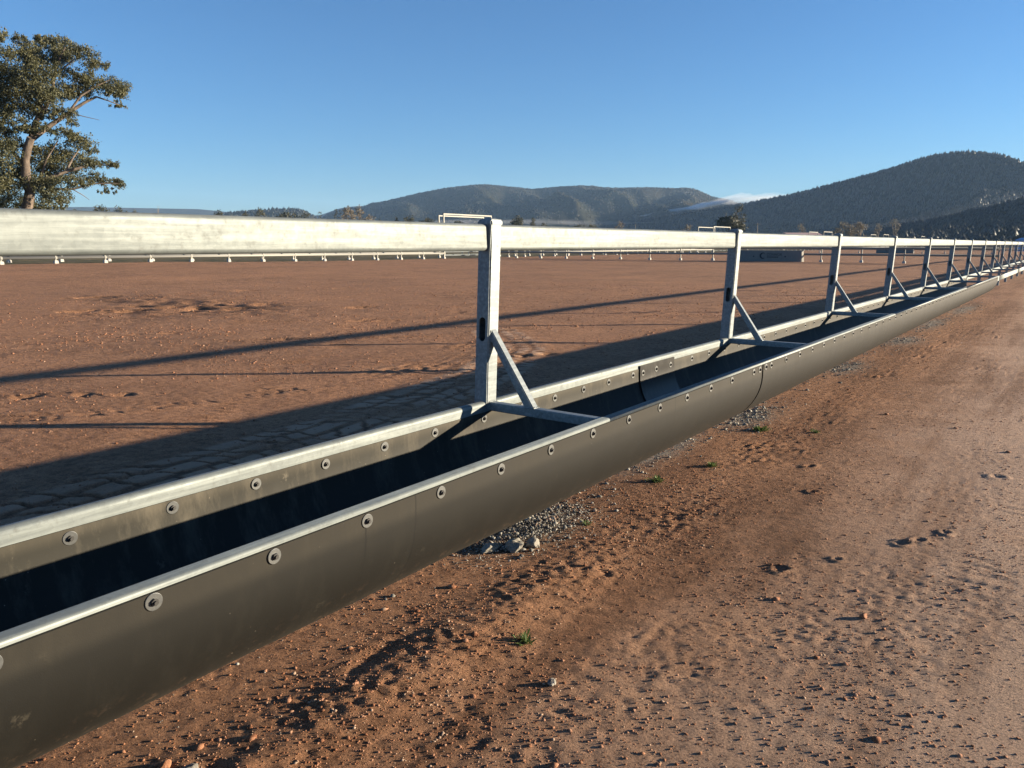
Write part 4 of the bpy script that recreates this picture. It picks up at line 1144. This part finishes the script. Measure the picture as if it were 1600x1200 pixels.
for P, sz, sd, shp in FOREST_PTS:
    r = np.random.default_rng(sd+7)
    base = OCT_V.copy()
    n = len(P); k = 6
    V = base[None]*(1+r.uniform(-.25, .3, (n, k, 1)))*np.stack([r.uniform(.45, .75, n), r.uniform(.45, .75, n), r.uniform(.7, 1.1, n)], 1)[:, None, :]
    if shp == 'cone': V[:, :, 2] *= 1.25; V[:, :, :2] *= .8
    V = V*sz[:, None, None]+P[:, None, :]
    F = (OCT_F[None]+(np.arange(n)*k)[:, None, None]).reshape(-1, 3)
    tag(link('hillside_wood', mesh_np('hillside_wood', V.reshape(-1, 3), F, True), M['forest']), kind='stuff')
# scrub on the flat between pens and hills
r = np.random.default_rng(77)
n = 1400; px = r.uniform(560, 1640, n); D = r.uniform(520, 1250, n)
P = np.array([bearing(a, 381, d) for a, d in zip(px, D)]); sz = r.uniform(1.6, 4.2, n); P[:, 2] = sz*.4
cen = P; V = OCT_V[None]*(1+r.uniform(-.3, .3, (n, 6, 1)))*np.array([.8, .8, .9])*sz[:, None, None]+P[:, None, :]
F = (OCT_F[None]+(np.arange(n)*6)[:, None, None]).reshape(-1, 3)
tag(link('far_scrub', mesh_np('far_scrub', V.reshape(-1, 3), F), M['forest']), kind='stuff')

# ------------------------------------------------------------------ mist and haze
def vol_mat(name, dens_, col, aniso=0.0):
    m = bpy.data.materials.new(name); m.use_nodes = True; ns = m.node_tree.nodes; ns.remove(ns['Principled BSDF'])
    v = ns.new('ShaderNodeVolumePrincipled'); v.inputs['Density'].default_value = dens_; v.inputs['Color'].default_value = (*col, 1); v.inputs['Anisotropy'].default_value = aniso
    m.node_tree.links.new(v.outputs[0], ns['Material Output'].inputs['Volume']); return m
def mist(path, D, thick, dens_, seed=1, shells=5):
    """a bank of cloud lying along a slope, thinning outwards: path of (px, py centre, half height px)"""
    path = np.array(path, float); xs = np.linspace(path[0, 0], path[-1, 0], 90)
    yc = np.interp(xs, path[:, 0], path[:, 1]); hh = np.interp(xs, path[:, 0], path[:, 2])
    yc = np.convolve(np.pad(yc, 4, mode='edge'), np.ones(9)/9, 'valid'); hh = np.convolve(np.pad(hh, 4, mode='edge'), np.ones(9)/9, 'valid')
    for sh in range(shells):
        f_ = 1-sh*.8/shells
        V = []; F = []; K = 18
        for i, (a, c, h) in enumerate(zip(xs, yc, hh)):
            p = bearing(a, c, D); q = bearing(a, c-h, D); hz_ = max(q[2]-p[2], .3)
            f = np.array([p[0]-CAM[0], p[1]-CAM[1]]); f /= np.hypot(*f)
            e_ = math.sin(PI*min(1, max(0, (i+.2)/(len(xs)-.6))))**.35
            for k in range(K):
                an = 2*PI*k/K
                w = 1+.55*float(pn(np.array([a*.035+seed+sh*.35]), np.array([math.cos(an)*1.3+5+sh*.2]), 80)[0])+.25*float(pn(np.array([a*.12+sh*.5]), np.array([an]), 81)[0]*math.sin(an))
                w = max(.15, w)*f_*e_
                V.append((p[0]+f[0]*thick*math.cos(an)*w, p[1]+f[1]*thick*math.cos(an)*w, p[2]+hz_*math.sin(an)*w))
        n = len(xs)
        for i in range(n-1):
            for k in range(K): F.append((i*K+k, i*K+(k+1) % K, (i+1)*K+(k+1) % K, (i+1)*K+k))
        F.append(tuple(range(K))); F.append(tuple((n-1)*K+k for k in reversed(range(K))))
        me = bpy.data.meshes.new('mist'); me.from_pydata(V, [], F); me.update()
        bm = bmesh.new(); bm.from_mesh(me); bmesh.ops.recalc_face_normals(bm, faces=bm.faces); bm.to_mesh(me); bm.free()
        tag(link('mist', me, vol_mat('mist', dens_, (.93, .94, .96))), kind='stuff')
mist([(1105, 317, 4), (1125, 314, 9), (1160, 312, 9), (1200, 310, 7), (1230, 308, 4), (1262, 304, 1.5)], 3100, 140, .0011, seed=2)
mist([(900, 352, 2.0), (950, 347.5, 3.2), (1000, 340, 3.6), (1040, 333, 3.8), (1080, 325.5, 4.4), (1110, 318.5, 5), (1140, 313.5, 6)], 3080, 120, .0058, seed=4)
mist([(560, 350, 1.5), (720, 346, 4), (850, 347, 5), (960, 349, 4), (1030, 347, 1)], 2350, 120, .00035, seed=5, shells=3)
mist([(1330, 356, 2), (1450, 345, 14), (1600, 320, 26), (1750, 310, 20)], 1290, 40, .00018, seed=8, shells=3)

HZ = 7600.0
me = box_mesh('haze', -HZ, HZ, -HZ, HZ, -1.9, 520)
tag(link('haze', me, vol_mat('haze', 5.0e-5, (.42, .66, 1.0))), kind='stuff')
